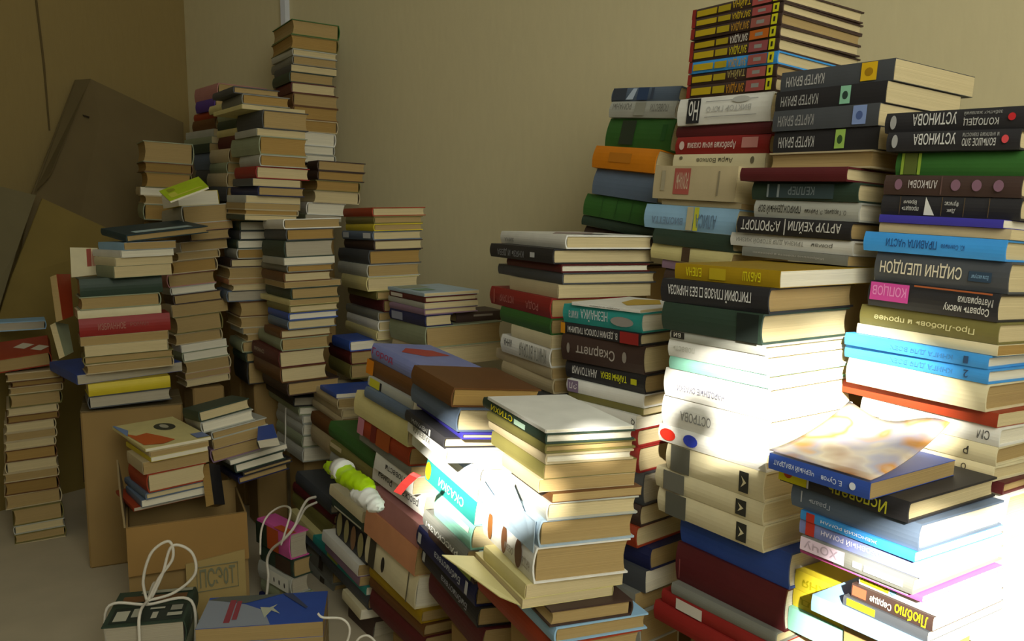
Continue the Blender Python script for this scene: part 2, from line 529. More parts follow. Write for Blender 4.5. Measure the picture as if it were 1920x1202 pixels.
stack('redtop', 'the red-topped stack', 2.12, 29, '''
643 697 798 389 L rust cream h | rust red hardcover with cream pages
648 700 793 406 L olive tan h
648 700 793 420 L yellow tan h
641 698 791 434 L slate cream h | slate blue book with white spine patches |[('r',.05,.25,.2,.85,'c4c8cc'),('r',.72,.95,.2,.8,'d0d3d6')]
645 700 793 451 L dbrown cream h
634 690 790 470 L dgrey ochre h
633 687 788 497 L lgrey tan h
640 686 786 521 L paleyellow cream h
652 705 780 547 L olive tan h
655 717 785 563 L maroon tan h
640 708 780 586 L grey tan h
650 708 780 603 L white cream h
640 705 780 622 L paleyellow cream h
622 654 700 640 L blue white h
616 655 740 660 L dred tan h
616 655 740 685 L olive tan h''', 712, tilt=1)
stack('lowwall', 'the low wallside stack', 1.88, 29, '''
727 795 898 550 L skygrey cream m | grey-blue magazine with pictured cover |[]|[('r',.05,.55,.6,.95,'8f9a8a'),('r',.1,.4,.25,.5,'6f8f78')]
730 796 895 557 L dred cream h |  |[('r',.06,.4,.2,.8,'cfc9bd')]
728 795 897 569 L lgrey cream p
730 795 896 580 L mauve cream h
730 796 897 592 L navy cream h W=.07 | navy book with pale spine label |[('r',.08,.4,.15,.85,'8e93a8')]
730 796 942 614 L sage tan h | wide pale book with tan pages
735 800 945 655 L beige cream h''', 690, tilt=1, Wd=.2, sup='hidden')
stack('boxred', 'the yellow-magazine stack', 2.29, 34, '''
305 332 412 360 B yellow white p a=8
300 338 433 387 L lgrey tan h | grey-jacketed book with tan pages
322 345 437 421 L salmon tan p
330 353 433 434 L dbrown tan h
318 337 427 455 L white tan p
312 330 414 474 B beige tan h
304 320 410 491 B beige ochre h
296 311 406 516 L rose tan h
302 318 407 540 L lgrey white h
307 323 418 554 L dbrown tan h
304 320 428 573 L beige tan p
310 326 420 596 B olive tan h
310 326 419 628 B beige tan h
322 338 426 648 L white white p | white book with white page edges
324 340 431 662 L sage white h
328 345 435 680 B beige tan h
330 347 433 702 B rose tan p
330 347 433 713 B beige cream h''', 727, tilt=5, Ld=.15, sup='hidden')
stack('onbox', 'the red-spined carton stack', 2.06, 30, '''
181 236 312 441 L dteal tan h a=12 lean=7 L=.19 | dark teal cover with pale band |[]|[('r',.15,.85,.1,.3,'a9bfc0')]
184 231 330 455 L lblue tan p a=12 | light blue book with tan pages
173 226 326 470 L white white p a=12
176 215 324 484 L cream cream p a=12
180 212 322 500 L sage cream p a=12
- 148 305 524 R dgreen tan h | big dark green hardcover |[]
- 148 303 558 B sage tan h
- 145 303 583 R cream cream p
- 147 320 599 R red tan h | red hardcover with faded spine lettering |[('t','ИЗБРАННОЕ',.2,.5,.3,.68,'a06a5c',False),('t','РОМАН',.55,.75,.4,.62,'8c5046',False)]
- 150 317 633 B beige tan p
- 158 316 650 B cream cream p
- 155 326 670 L olive tan h
- 160 327 685 B beige tan h
78 143 342 704 L blue grey p L=.29 a=10 | large blue album
- 165 320 722 R yellow cream h |  |[]
- 163 322 745 L dgrey grey h | dark grey book with grey edges''', 768, tilt=1.5, Ld=.10, Wd=.2)
stack('farleft', 'the stack at far left', 2.24, 30, '''
-60 -18 100 676 B rust tan h lean=9 | red cover printed with white diamonds |[]|[('p',[(.38,.55),(.55,.74),(.74,.55),(.56,.38)],'c9c2ae'),('p',[(.66,.3),(.82,.48),(.99,.3),(.84,.14)],'c9c2ae')]
- 10 113 702 B beige tan h
- 20 122 717 B brown old h
- 16 119 728 B beige tan h
- 16 118 742 B olive tan h
- 12 111 767 B beige cream h
- 12 112 782 B brown old h
- 8 106 796 B beige cream h
- 8 108 814 B beige tan h
- 7 106 831 B beige cream h
- 8 108 847 B brown ochre h
- 8 110 869 L beige cream h
- 6 112 890 B beige tan h
- 7 112 907 B brown old h
- 8 117 931 B beige tan h
- 22 120 957 B olive tan h
- 24 122 988 L lgrey cream h
- 26 125 1004 B olive tan h
- 29 126 1021 B beige tan h''', 1037, tilt=1.5, Ld=.19)
stack('opencarton', 'the open-carton stack', 1.80, 38, '''
210 272 396 842 L paleyellow white m | magazine with orange blot and dark oval portrait |[]|[('o',.50,.82,.50,.80,'34372f'),('o',.6,.72,.58,.75,'a9a692'),('p',[(.05,.12),(.30,.05),(.52,.12),(.42,.32),(.30,.52),(.12,.48),(.02,.62)],'c05a24'),('p',[(.0,.5),(.12,.72),(.04,.98),(.0,.98)],'6f88b8'),('r',.80,.99,.02,.2,'6e7da6')]
238 280 392 848 L beige tan p
236 282 390 858 L yellow white p | yellow-covered booklet
238 266 392 868 L beige tan p
241 273 388 891 L rust cream h | rust red book with cream pages
233 272 395 926 L slate cream h
236 264 384 939 L slate white p
217 250 391 953 L rust grey m | red-orange magazine''', 960, tilt=2)
stack('greentop', 'the leaning green-topped stack', 1.95, 33, '''
343 370 472 773 L dgreen cream h a=6 | dark green hardcover with cream pages
346 374 480 793 L lgrey white h
- 395 478 811 L lgrey tan h
- 397 480 826 L beige tan p
- 392 490 845 L mauve tan h
- 430 500 864 L lgrey white p
402 438 537 872 L dgreen white h
420 455 550 886 L black tan h
404 445 543 896 L navy tan h''', 909, tilt=9.5)
stack('tiedwhite', 'the pale tied bundle', 2.19, 36, '''
498 550 586 745 L black grey h
500 560 588 764 L sage white h
520 567 584 780 L lgrey white h
517 567 586 796 L lgrey white h
517 566 586 818 L sage white h
517 567 586 840 L lgrey white h''', 868, tilt=-5, Wd=.13, sup='hidden')
stack('bluetop', 'the blue-booklet stack', 1.98, 30, '''
600 630 662 739 L blue white p | small bright blue booklet
580 632 672 748 L beige tan h
588 640 680 768 L beige cream h |  |[]
585 640 680 785 L beige tan h
582 625 676 800 L brown tan h
582 625 676 825 L beige tan h''', 862, tilt=-2)
stack('lilactop', 'the lilac-topped stack', 1.54, 34, '''
693 795 878 690 L lilac cream h | lilac blue hardcover with red cover shape |[('t','Город',.03,.45,.25,.8,'a03a5c',False)]|[('p',[(.18,.62),(.45,.45),(.9,.5),(.78,.72),(.4,.8)],'a8463e')]
685 790 870 722 L brown tan h | brown book with orange spine end |[('b',.0,.14,'cf7d14')]
688 775 860 752 L lgrey white p | white booklet with yellow and black spine end |[('b',.05,.28,'c9c22c'),('b',.29,.33,'1f1f22')]
681 762 858 768 L slate cream h
660 766 856 790 L paleyellow cream h | thick pale yellow cream book
668 768 850 840 L rust tan h | rust red spine with pink label |[('b',.0,.13,'b8788a'),('b',.28,.38,'6b1f18'),('b',.4,.66,'9a4a1c')]
672 770 850 876 L grey tan p
700 776 860 896 L white cream p | white paperback with dark spine script |[('t','Повести',.3,.8,.3,.7,'4a4a48')]
696 798 880 932 L white cream p | white paperback with two dark titles |[('t','Роман',.12,.4,.3,.7,'4a4a48'),('t','рассказы',.5,.9,.3,.7,'5a5a58')]''', 971, tilt=-8, sup='none')
stack('lilaclow', 'the beige-spined lower row', 1.51, 35, '''
690 790 860 988 L rose tan p | brown book in clear wrapper
680 782 860 1030 L salmon tan p
680 782 850 1082 L cream white h | cream book with dark square and oval |[('b',.09,.22,'3c382c'),('o',.35,.42,.2,.7,'2d2a22'),('b',.86,.88,'6b654e')]
690 790 860 1146 L gold tan h
690 795 860 1172 L brown tan h
690 795 860 1196 L maroon tan h''', 1240, tilt=-8, sup='below')
stack('greenspine', 'the green-spined stack', 1.72, 34, '''
614 700 770 850 L green tan h | green book with beige label |[]
616 698 770 880 L olive tan h |  |[('r',.02,.3,.5,.9,'b3a782')]
616 698 770 902 L grey tan h''', 930, tilt=-7, sup='none')
stack('limelow', 'the row below lime bag', 1.72, 34, '''
616 680 760 960 L cream cream p
620 686 760 982 L dgreen tan h | dark green book with pale stripe |[('r',.1,.9,.2,.35,'b9b7a0')]
626 690 760 1004 L black tan h | black book with gold oval ornaments |[('o',.05,.22,.1,.9,'a09868'),('o',.3,.45,.1,.9,'a09868'),('o',.52,.68,.1,.9,'8c6a4a'),('o',.75,.92,.1,.9,'a09868')]
602 672 716 1060 L white tan p | white-spined book with tan pages
608 674 714 1082 L mauve tan p | mauve book with tan pages
585 687 716 1102 L teal white m | teal booklet with yellow spine patch |[('r',.3,.5,.2,.9,'9aa04a')]
600 690 716 1118 L dgrey tan h
640 676 720 1144 L cream white p
650 700 730 1166 L dbrown grey h''', 1215, tilt=-7, sup='below')
stack('greybig', 'the dark grey-topped stack', 1.95, 36, '''
552 620 690 940 L dgrey grey h | big dark grey hardcover
547 626 690 966 L maroon tan h
546 620 690 984 L olive tan h
540 600 680 1012 L paleyellow cream p
548 612 680 1030 L slate tan h
546 624 682 1056 L grey tan h | grey volume with dark square labels |[('r',.2,.4,.15,.85,'33322c'),('r',.7,.8,.2,.8,'3a2f26')]
546 626 684 1098 L grey tan h | lower grey volume with dark square labels |[('r',.2,.4,.15,.85,'33322c'),('r',.7,.8,.2,.8,'3a2f26')]
560 632 684 1120 L grey tan h''', 1138, tilt=-7, sup='below')
stack('brownbook', 'the brown-topped stack', 1.27, 28, '''
768 848 1012 727 L brown ochre h | large brown hardcover with ochre pages
767 858 905 766 L slate cream h | thick slate blue hardcover
780 866 960 812 L violet cream h
757 832 930 820 L black cream h | black book with faint white lettering |[('t','МЕМУАРЫ',.2,.62,.3,.7,'8e8e88'),('r',.66,.7,.2,.8,'b9b9b2')]
762 838 930 842 L white cream p | white paperback with grey spine lettering |[('t','КАЛЕВАЛА',.15,.6,.35,.75,'6a685c')]
766 900 1000 878 L white white h | white book with faint red lettering |[('t','РУССКАЯ ПРОЗА',.1,.6,.4,.8,'c97a6c'),('r',.66,.98,.4,.95,'8f9cb4')]
770 897 990 912 L white cream p
795 893 985 942 L teal white p | teal book with yellow spot |[('o',.0,.12,.1,.95,'c9c41c'),('t','СКАЗКИ',.3,.8,.3,.7,'cfe0d8')]
810 885 980 985 L mint cream h | pale teal book with white stripe |[('r',.1,.95,.6,.85,'dfe9e2')]
790 874 975 1032 L grey tan h | grey cardboard-spined book with white title |[('t','РАССКАЗЫ',.1,.85,.15,.5,'dcdcd4')]
800 889 985 1066 L dbrown tan h | dark book with yellow-green print |[('r',.7,.97,.1,.9,'7d8a3a')]
777 893 990 1098 L navy tan h | navy volume with white spine script |[('r',.04,.1,.25,.75,'c9cbd0'),('t','Библиотека',.35,.78,.3,.65,'aeb2bd'),('r',.86,.9,.2,.8,'c0c3ca')]
787 896 990 1140 L black tan h | black volume with silver spine script |[('r',.03,.08,.25,.75,'b9bbc0'),('t','Библиотека',.4,.85,.3,.65,'9a9da8')]
800 905 990 1180 L maroon tan h''', 1235, tilt=-8, sup='below')
stack('whitetop', 'the white-topped stack', 1.03, 25, '''
914 1023 1188 806 L white white m | thin white album
904 1023 1190 813 L dgreen white h | green book with yellow spine lettering |[('t','СТИХИ',.16,.52,.2,.8,'d9c81c'),('r',.55,.72,.2,.7,'b9d9c0')]
912 1022 1192 834 L olive tan h
915 1023 1188 852 L beige white h
920 1020 1193 872 L olive tan p | soft tan book with red corner mark |[]
940 1010 1190 899 L beige tan p
960 1035 1203 926 L brown tan p
950 1025 1196 943 L lgrey cream h
905 1010 1190 977 L skygrey tan h | thick tan book in torn blue-grey jacket
902 1001 1178 1028 L white tan h | white spine with three brown ovals |[('o',.13,.23,.1,.92,'8c5a2c'),('o',.42,.53,.1,.92,'6f4a30'),('o',.69,.82,.1,.92,'5f4030'),('t','сказки',.5,.66,.3,.5,'8d8578'),('t','НАРОДОВ',.84,.97,.3,.62,'8d8578')]
905 985 1168 1096 L paleyellow cream p
890 980 1150 1124 B paleyellow cream p
930 1033 1187 1146 B dbrown tan h
893 1040 1214 1178 L lblue tan h | light blue book with tan pages
893 1045 1200 1210 L rust tan h''', 1260, tilt=-4, sup='below')
stack('whitebook', 'the white-hardcover stack', 1.46, 25, '''
938 1060 1225 441 L white cream h | white hardcover with pictured cover |[('t','ЗИМА',.08,.24,.2,.5,'8a8a84')]|[('p',[(.1,.3),(.5,.25),(.85,.6),(.5,.75)],'9c8a84'),('p',[(.3,.1),(.62,.12),(.6,.24),(.4,.26)],'77787a')]
918 1036 1226 467 L black cream h | black hardcover with pale lettering |[('t','КНЯЗЬ И ДЕВА',.14,.58,.2,.75,'84868a'),('r',.68,.75,.3,.65,'c4c6c8')]
950 1052 1218 496 L dred white h
920 1054 1230 512 L dgrey cream h
955 1046 1220 534 L beige cream p
918 1031 1180 560 L red tan h | red hardcover with pale spine lettering |[('r',.08,.1,.1,.9,'b05a50'),('t','ИСТОРИЯ',.2,.44,.3,.7,'b9706a'),('t','РОДА',.64,.84,.25,.7,'b9706a')]
937 1031 1180 598 L green tan h
958 1032 1180 629 L cream cream p
938 1030 1180 654 L white cream h | white hardcover with grey lettering |[('t','АННА',.08,.26,.45,.85,'4a4a46'),('t','КНИГА ВТОРАЯ',.42,.95,.15,.9,'8a8a80')]
930 1034 1180 691 L beige tan p
940 1036 1180 712 L beige tan h
940 1040 1180 740 L dgrey tan h''', 770, tilt=-1, sup='hidden')
stack('brownscript', 'the brown script stack', 1.26, 38, '''
1072 1200 1240 581 L white cream m | curled magazine with yellow picture cover |[('t','Рассказы за рубежом',.28,.72,.25,.7,'6a685c')]|[('p',[(.2,.35),(.6,.2),(.95,.5),(.8,.75),(.4,.6)],'b99a3a')]
1055 1202 1242 588 L teal white h | sky teal hardcover with grey lettering |[('t','НЕЗНАЙКА',.25,.6,.2,.85,'b9c4c4'),('t','книга',.09,.22,.3,.7,'a9b9bb'),('o',.64,.92,.2,.7,'8f8a84')]
1052 1200 1257 626 L black cream h | black spine with red right end |[('b',.0,.06,'c98a1c'),('t','В. ДЕМИН ГОЛОСА ТИШИНЫ',.1,.74,.2,.85,'c9c9c2'),('b',.77,.99,'8c2622')]
1052 1206 1252 650 L dbrown cream h | dark brown book with script title |[('t','Скарлетт',.2,.68,.28,.75,'a8a096'),('o',.08,.12,.3,.7,'8a8278'),('o',.77,.82,.3,.7,'8a8278')]
1060 1208 1250 704 L black tan h | black book with white and yellow lettering |[('t','АНАТОМИЯ',.1,.43,.3,.75,'d0d0ca'),('t','ТАЙНЫ ВЕКА',.48,.8,.3,.75,'d9d921'),('r',.85,.92,.4,.7,'b9b91c')]
1062 1206 1246 741 L white cream h | white book with mauve spine end |[('b',.02,.17,'7a6880'),('t','ЭЛ',.05,.15,.3,.8,'d9d4d4')]
1066 1206 1240 767 L olive cream p
1080 1192 1240 780 L white white p | white paperback with small dark letter |[('t','Q',.93,.99,.3,.75,'3a3a36')]
1080 1194 1240 806 L red cream h
1080 1196 1250 840 L red cream h | thick red hardcover with cream pages
1080 1205 1240 889 L dgrey grey h | thick dark grey book with white dash |[('r',.86,.87,.3,.6,'c4c6c8')]
1080 1199 1252 950 L dbrown cream h
1080 1192 1266 990 L rust cream h
1080 1218 1260 1030 L navy tan h
1080 1210 1256 1072 L dgrey white p
1080 1190 1250 1114 L grey tan p
1090 1200 1250 1150 L lgrey tan h''', 1215, sup='below')
stack('greenorange', 'the green-orange stack', 1.6, 30, '''
1142 1276 1330 160 L slate cream h | slate blue book with picture spine |[('r',.02,.24,.05,.95,'3f4652'),('p',[(.25,.1),(.34,.9),(.4,.9),(.36,.1)],'b9c9dc'),('r',.42,.58,.05,.95,'34486a'),('r',.62,.66,.1,.9,'3f4a5e')]
1137 1268 1330 188 L lgrey grey h | grey-white book with grey lettering |[('t','РОМАНЫ',.06,.36,.45,.85,'83837c'),('r',.42,.58,.1,.9,'969689'),('t','ПОВЕСТИ',.66,.92,.35,.8,'83837c')]
1129 1266 1330 222 L green cream h | green hardcover with dark square label |[('r',.24,.46,.12,.92,'2f3a2c'),('r',.86,.92,.3,.8,'2c5a2a')]
1105 1234 1264 279 L orange cream h | orange hardcover with faint label |[('r',.28,.64,.3,.72,'b9741c')]
1105 1240 1300 328 L slate cream h
1088 1240 1300 383 L green cream h | green hardcover with banded spine |[('r',.26,.27,.05,.95,'2a5226'),('r',.46,.47,.05,.95,'2a5226'),('r',.66,.67,.05,.95,'2a5226')]
1086 1240 1300 430 L dgreen cream h
1090 1240 1300 452 L dbrown cream h''', 480, tilt=-12, sup='hidden')
SER = "[('b',.0,.045,'8c2a22'),('r',.06,.30,.2,.75,'b9a01c'),('r',.32,.46,.2,.75,'a8951c'),('t','%s',.48,.68,.12,.9,'%s'),('r',.70,.90,.1,.9,'%s'),('r',.76,.84,.35,.65,'8a8a84'),('r',.915,.975,.08,.92,'c9c61e'),('r',.935,.955,.3,.7,'2a2a1c')]"
stack('children', 'the yellow-titled tall stack', 1.34, 30, '''
1297 1470 1620 -22 L dbrown cream h | uppermost dark spine of the yellow-titled series |%s
1296 1469 1619 2 L dbrown cream h | dark spine with yellow title |%s
1294 1466 1616 22 L dbrown tan h | tan-edged dark spine with yellow title |%s
1293 1463 1614 46 L dbrown cream h | dark spine with white middle title |%s
1291 1461 1613 69 L dbrown cream h | dark spine with yellow title |%s
1290 1459 1612 94 L sky cream h | blue-boarded dark spine |%s
1288 1457 1606 119 L dbrown tan h | dark spine with yellow title |%s
1286 1455 1600 143 L dbrown cream h | lowest dark spine of the yellow-titled series |%s
1267 1448 1560 170 L white cream h | thick white book with black square emblem |[('r',.12,.27,.04,.96,'26262a'),('t','Но',.14,.25,.15,.88,'dcdcd6'),('r',.33,.88,.8,.82,'8a8a88'),('r',.33,.88,.24,.26,'8a8a88'),('t','ВИКТОР ГЮГО',.35,.82,.42,.62,'b4b4b0'),('o',.62,.8,.7,.92,'b9b9b4')]
1266 1446 1560 227 L maroon cream h
1264 1444 1560 250 L red cream h | red hardcover with white script |[('o',.05,.11,.25,.75,'d0b9b0'),('t','Арабские ночи сказки',.15,.68,.25,.75,'d9c4b9'),('r',.74,.9,.3,.85,'b98078')]
1260 1436 1550 287 L cream cream p | cream paperback with dark script |[('t','Анри Волков',.28,.68,.35,.8,'6a6450'),('o',.86,.9,.3,.8,'6a6450'),('o',.08,.12,.6,.85,'6a6450')]
1222 1384 1412 311 L beige cream p | thick beige paperback with red spine print |[('r',.27,.47,.15,.92,'a8564c'),('t','РОМАНЫ',.3,.45,.3,.8,'c9b9a0'),('r',.8,.82,.15,.85,'8a8068'),('r',.11,.16,.25,.85,'a39a80')]
1240 1390 1440 381 L beige tan p
1205 1382 1420 392 L lblue cream h | pale blue hardcover with yellow stripe |[('t','ВИОЛЕТТА',.1,.46,.22,.5,'6f86a0'),('b',.5,.57,'b9b08c'),('b',.58,.63,'c4c43a'),('t','АЛИСА',.6,.82,.15,.7,'5f7890')]
1222 1375 1420 442 L dgreen cream h
1218 1372 1420 474 L paleyellow tan h | pale yellow book with dark band |[('b',.42,.52,'4a3828')]
1240 1380 1430 506 L mauve cream p
1242 1385 1440 524 L dbrown cream h''' % tuple(SER % q for q in (('ТАЙНА', 'c4a81c', 'a8504c'), ('ЗАГАДКА', 'c4a81c', '9c4a48'), ('ЗАГАДКА', 'b58a2c', '94564c'), ('ЗАГАДКА', 'd4cfc4', 'b9621c'), ('ЗАГАДКА', 'c4b41c', '8e4a4c'), ('ЗАГАДКА', 'b5901c', '96524c'), ('ТАЙНА', 'a89a5c', 'a0524c'), ('ЗАГАДКА', 'b5801c', '9a4c48'))), 560, tilt=-5.5, sup='hidden')
CB = "[('t','КАРТЕР БРАУН',.06,.42,.22,.72,'%s'),('r',%s,.1,.95,'%s'),('o',%s,.3,.7,'%s')]"
stack('blackset', 'the black thriller stack', 1.13, 30, '''
1462 1679 1826 108 L dgrey cream p | black paperback with yellow square |%s
1452 1664 1800 150 L black cream p | black paperback with mint square |%s
1447 1650 1790 192 L dgrey cream p | black paperback with blue square |%s
1448 1650 1780 236 L black cream p | black paperback with lime square |%s
1440 1636 1690 280 B beige tan h
1386 1588 1680 312 L maroon cream h | maroon book with torn spine end
1408 1610 1660 342 L dgreen cream h | dark green book with framed spine title |[('r',.16,.8,.12,.9,'37474a'),('r',.165,.29,.15,.87,'8c9698'),('r',.185,.27,.15,.87,'2c3c3e'),('t','КЕЛЛЕР',.38,.63,.3,.75,'7a868a')]
1412 1612 1650 380 L lgrey white h | pale grey hardcover with dark title |[('t','ПРИРОЖДЕННЫЙ ВОР',.05,.48,.2,.8,'33332e'),('t','О. Гарднер, Э. Рифкин',.52,.9,.3,.62,'5a5a54')]
1380 1596 1640 416 L black tan h | black hardcover with large white capitals |[('t','АРТУР ХЕЙЛИ',.49,.93,.18,.85,'d0d0ca'),('b',.455,.465,'c4c4be'),('t','АЭРОПОРТ',.05,.42,.2,.82,'d0d0ca')]
1368 1600 1640 452 L white white h | white hardcover with grey lettering |[('t','ТРИЗНА ДЛЯ ВТОРОЙ ЖИЗНИ',.06,.64,.25,.72,'9a9a90'),('t','роман',.7,.86,.4,.7,'7a7a72')]
1390 1590 1640 480 L grey tan p | grey paperback with small print |[('t','Избранные повести и рассказы',.12,.8,.35,.62,'aaa8a0')]''' % tuple(CB % q for q in (('b4b4b0', '.74,.87', 'd9b01c', '.77,.84', 'a07a14'), ('aaaaa6', '.62,.71', '8cc4a4', '.64,.69', '2c4038'), ('9a9a98', '.78,.9', '8095c4', '.81,.87', '4c5f90'), ('b9b9b4', '.62,.71', '9cc05c', '.64,.69', '34502c'))), 500, tilt=-4, sup='hidden')
stack('lit', 'the central sunlit stack', 1.03, 35, '''
1265 1463 1640 508 L gold white p | mustard paperback with yellow lettering |[('t','ЕЛЕНА',.12,.28,.25,.8,'d4c81c'),('r',.36,.52,.15,.85,'b09a1c'),('t','БАБУШ',.68,.84,.25,.8,'d4c81c')]
1238 1441 1601 541 L black tan h | black book with white capital title |[('t','ГРИГОРИЙ ГЛАЗОВ □ БЕЗ НАРКОЗА',.08,.86,.25,.78,'d4d4d0')]
1240 1428 1592 590 L dgreen cream h | thick dark green book with black label |[('b',.78,.98,'1c2420')]
1256 1434 1600 648 L lgrey cream h | pale book with black emblem |[('r',.02,.17,.2,.9,'2c2a26'),('t','БИ',.05,.13,.35,.8,'dcd8c8')]
1252 1436 1600 668 L white cream h | white book, sunlit |[('t','повесть',.06,.3,.4,.7,'c4c4b8')]
1254 1440 1600 704 L mint cream h
1244 1440 1600 730 L white cream h | thick white book with shadowed title |[('t','НАРОДНЫЕ СКАЗКИ',.15,.62,.3,.55,'7a7a8a')]
1240 1440 1600 790 L white cream h | thick white volume with grey lettering |[('t','ОСТРОВА',.2,.5,.3,.62,'8a8a86')]
1234 1436 1560 852 L white cream h | white book with red and blue dots |[('o',.02,.18,.15,.85,'d02c1c'),('o',.26,.4,.15,.85,'2c3fb4')]
1248 1432 1496 888 L cream cream h | upper cream volume with dark arrowhead |[('b',.06,.27,'5a5a50'),('r',.78,.87,.15,.85,'2f2f2a'),('p',[(.8,.3),(.85,.5),(.8,.7),(.82,.5)],'d3c9a4')]
1228 1430 1500 945 L cream cream h | middle cream volume with dark arrowhead |[('b',.09,.3,'6a6a60'),('r',.78,.87,.15,.85,'2f2f2a'),('p',[(.8,.3),(.85,.5),(.8,.7),(.82,.5)],'d3c9a4')]
1232 1430 1496 988 L cream cream h | lower cream volume with dark arrowhead |[('b',.09,.3,'5a5a50'),('r',.78,.87,.15,.85,'2f2f2a'),('p',[(.8,.3),(.85,.5),(.8,.7),(.82,.5)],'d3c9a4')]
1275 1480 1530 1040 L blue white h | blue hardcover below cream volumes
1266 1472 1530 1108 L maroon white h | thick dark red hardcover |[('r',.04,.05,.1,.6,'8a4a48')]
1258 1455 1530 1188 L grey cream h
1240 1448 1530 1212 L red cream h |  |[('r',.15,.4,.1,.9,'cfc9bd')]
1225 1440 1530 1240 L red cream h''', 1280, tilt=-1, sup='below')
stack('rightmost', 'the right-hand stack', 0.96, 36, '''
1657 1924 2060 197 L black cream h | upper black spine with red dot |[('t','УСТИНОВА',.22,.55,.3,.88,'c9c9c4'),('t','КОЛОДЕЦ',.6,.84,.2,.58,'b9b9b4'),('t','забытых желаний',.6,.86,.66,.85,'8a8a86'),('o',.9,.95,.35,.7,'b9282c'),('o',.05,.1,.15,.85,'9a9a98')]
1660 1915 2050 240 L black cream h | lower black spine with red dot |[('t','УСТИНОВА',.22,.55,.3,.88,'c9c9c4'),('t','БОЛЬШОЕ ЗЛО',.6,.84,.2,.58,'b9b9b4'),('t','и мелкие пакости',.6,.86,.66,.85,'8a8a86'),('o',.88,.93,.3,.7,'c9484c'),('o',.05,.1,.15,.85,'9a9a98')]
1677 1930 2060 282 L green cream h | green hardcover with two light bands |[('b',.05,.075,'8aa53a'),('b',.19,.215,'8aa53a'),('b',.08,.185,'55602a')]
1655 1918 2050 330 L dbrown cream h | dark brown book with mauve ornaments |[('o',.09,.15,.25,.8,'7a5a6a'),('t','АЛЬКОВЫ',.2,.42,.35,.75,'b9b4b0'),('o',.52,.59,.25,.8,'7a5a6a'),('o',.67,.74,.25,.8,'7a5a6a'),('o',.82,.89,.25,.8,'7a5a6a'),('r',.45,.46,.05,.95,'5a4440')]
1650 1916 2050 372 L black cream h | black book with white triangle |[('p',[(.34,.05),(.42,.05),(.345,.95)],'cfcfc8'),('t','Время',.18,.28,.55,.8,'b4b4ae'),('t','прощать',.17,.3,.25,.5,'b4b4ae'),('t','Дик',.51,.57,.2,.42,'b4b4ae'),('t','Фрэнсис',.49,.59,.5,.8,'b4b4ae'),('r',.155,.16,.05,.95,'5a4a34'),('r',.47,.475,.05,.95,'5a4a34'),('r',.63,.635,.05,.95,'5a4a34'),('r',.8,.805,.05,.95,'5a4a34')]
1647 1882 2020 412 L violet white m | thin violet booklet with white edge
1647 1896 2020 430 L beige cream m
1617 1888 2020 450 L sky cream h | sky blue hardcover with dark lettering |[('t','ПРАВИЛА ЧАСТИ',.18,.55,.3,.72,'244a80'),('t','Ю. Семенов',.58,.74,.35,.6,'2f5f9a')]
1637 1895 2030 492 L dgrey cream h | thick black book with big cream capitals |[('t','СИДНИ ШЕЛДОН',.05,.68,.3,.78,'d4cdb4'),('r',.73,.89,.3,.62,'2c3f52'),('t','Если наступит',.75,.87,.38,.55,'7a9ab4')]
1625 1874 2010 552 L black cream h | black book with pink block and white script |[('r',.02,.34,.25,.95,'c9489a'),('t','КОПЦОВ',.04,.32,.45,.9,'e08cc4'),('t','Сорвать маску',.62,.95,.15,.5,'cfcfc8'),('t','Материалка',.72,.97,.5,.85,'b9b9b2'),('r',.38,.96,.93,.99,'a0562c')]
1610 1874 2010 606 L olive cream h | olive yellow book with pale script |[('t','Про-Любовь и прочее',.12,.85,.3,.65,'d4cf9a')]
1605 1872 2010 648 L cream ochre p
1582 1854 2000 668 L sky white h | upper of two pale blue volumes |[('t','КНИГА ДЛЯ ВСЕХ',.35,.78,.3,.7,'3f7ab0'),('t','1',.85,.88,.2,.75,'2c4a70')]
1582 1854 2000 694 L sky white h | lower of two pale blue volumes |[('t','КНИГА ДЛЯ ВСЕХ',.35,.78,.3,.7,'3f7ab0'),('t','2',.85,.88,.2,.75,'2c4a70')]
1584 1852 2000 722 L cream tan h | thick cream sunlit book
1578 1872 2000 776 L rust cream p
1612 1876 2000 804 L white white h | white hardcover with two dark letters |[('t','СМ',.86,.94,.25,.75,'5a5a58')]
1640 1870 2000 840 L cream tan h | cream hardcover with dark letter, upper |[('t','Р',.75,.79,.3,.75,'4a463a')]
1640 1864 2000 876 L cream cream h | cream hardcover with dark letter, lower |[('t','О',.75,.79,.3,.75,'4a463a')]
1650 1882 2000 906 L maroon tan h
1650 1890 2000 930 L white cream h
1650 1890 2000 1000 L cream cream h
1650 1890 2000 1070 L white white h
1650 1890 2000 1130 L cream white h''', 1230, tilt=-4, sup='below')
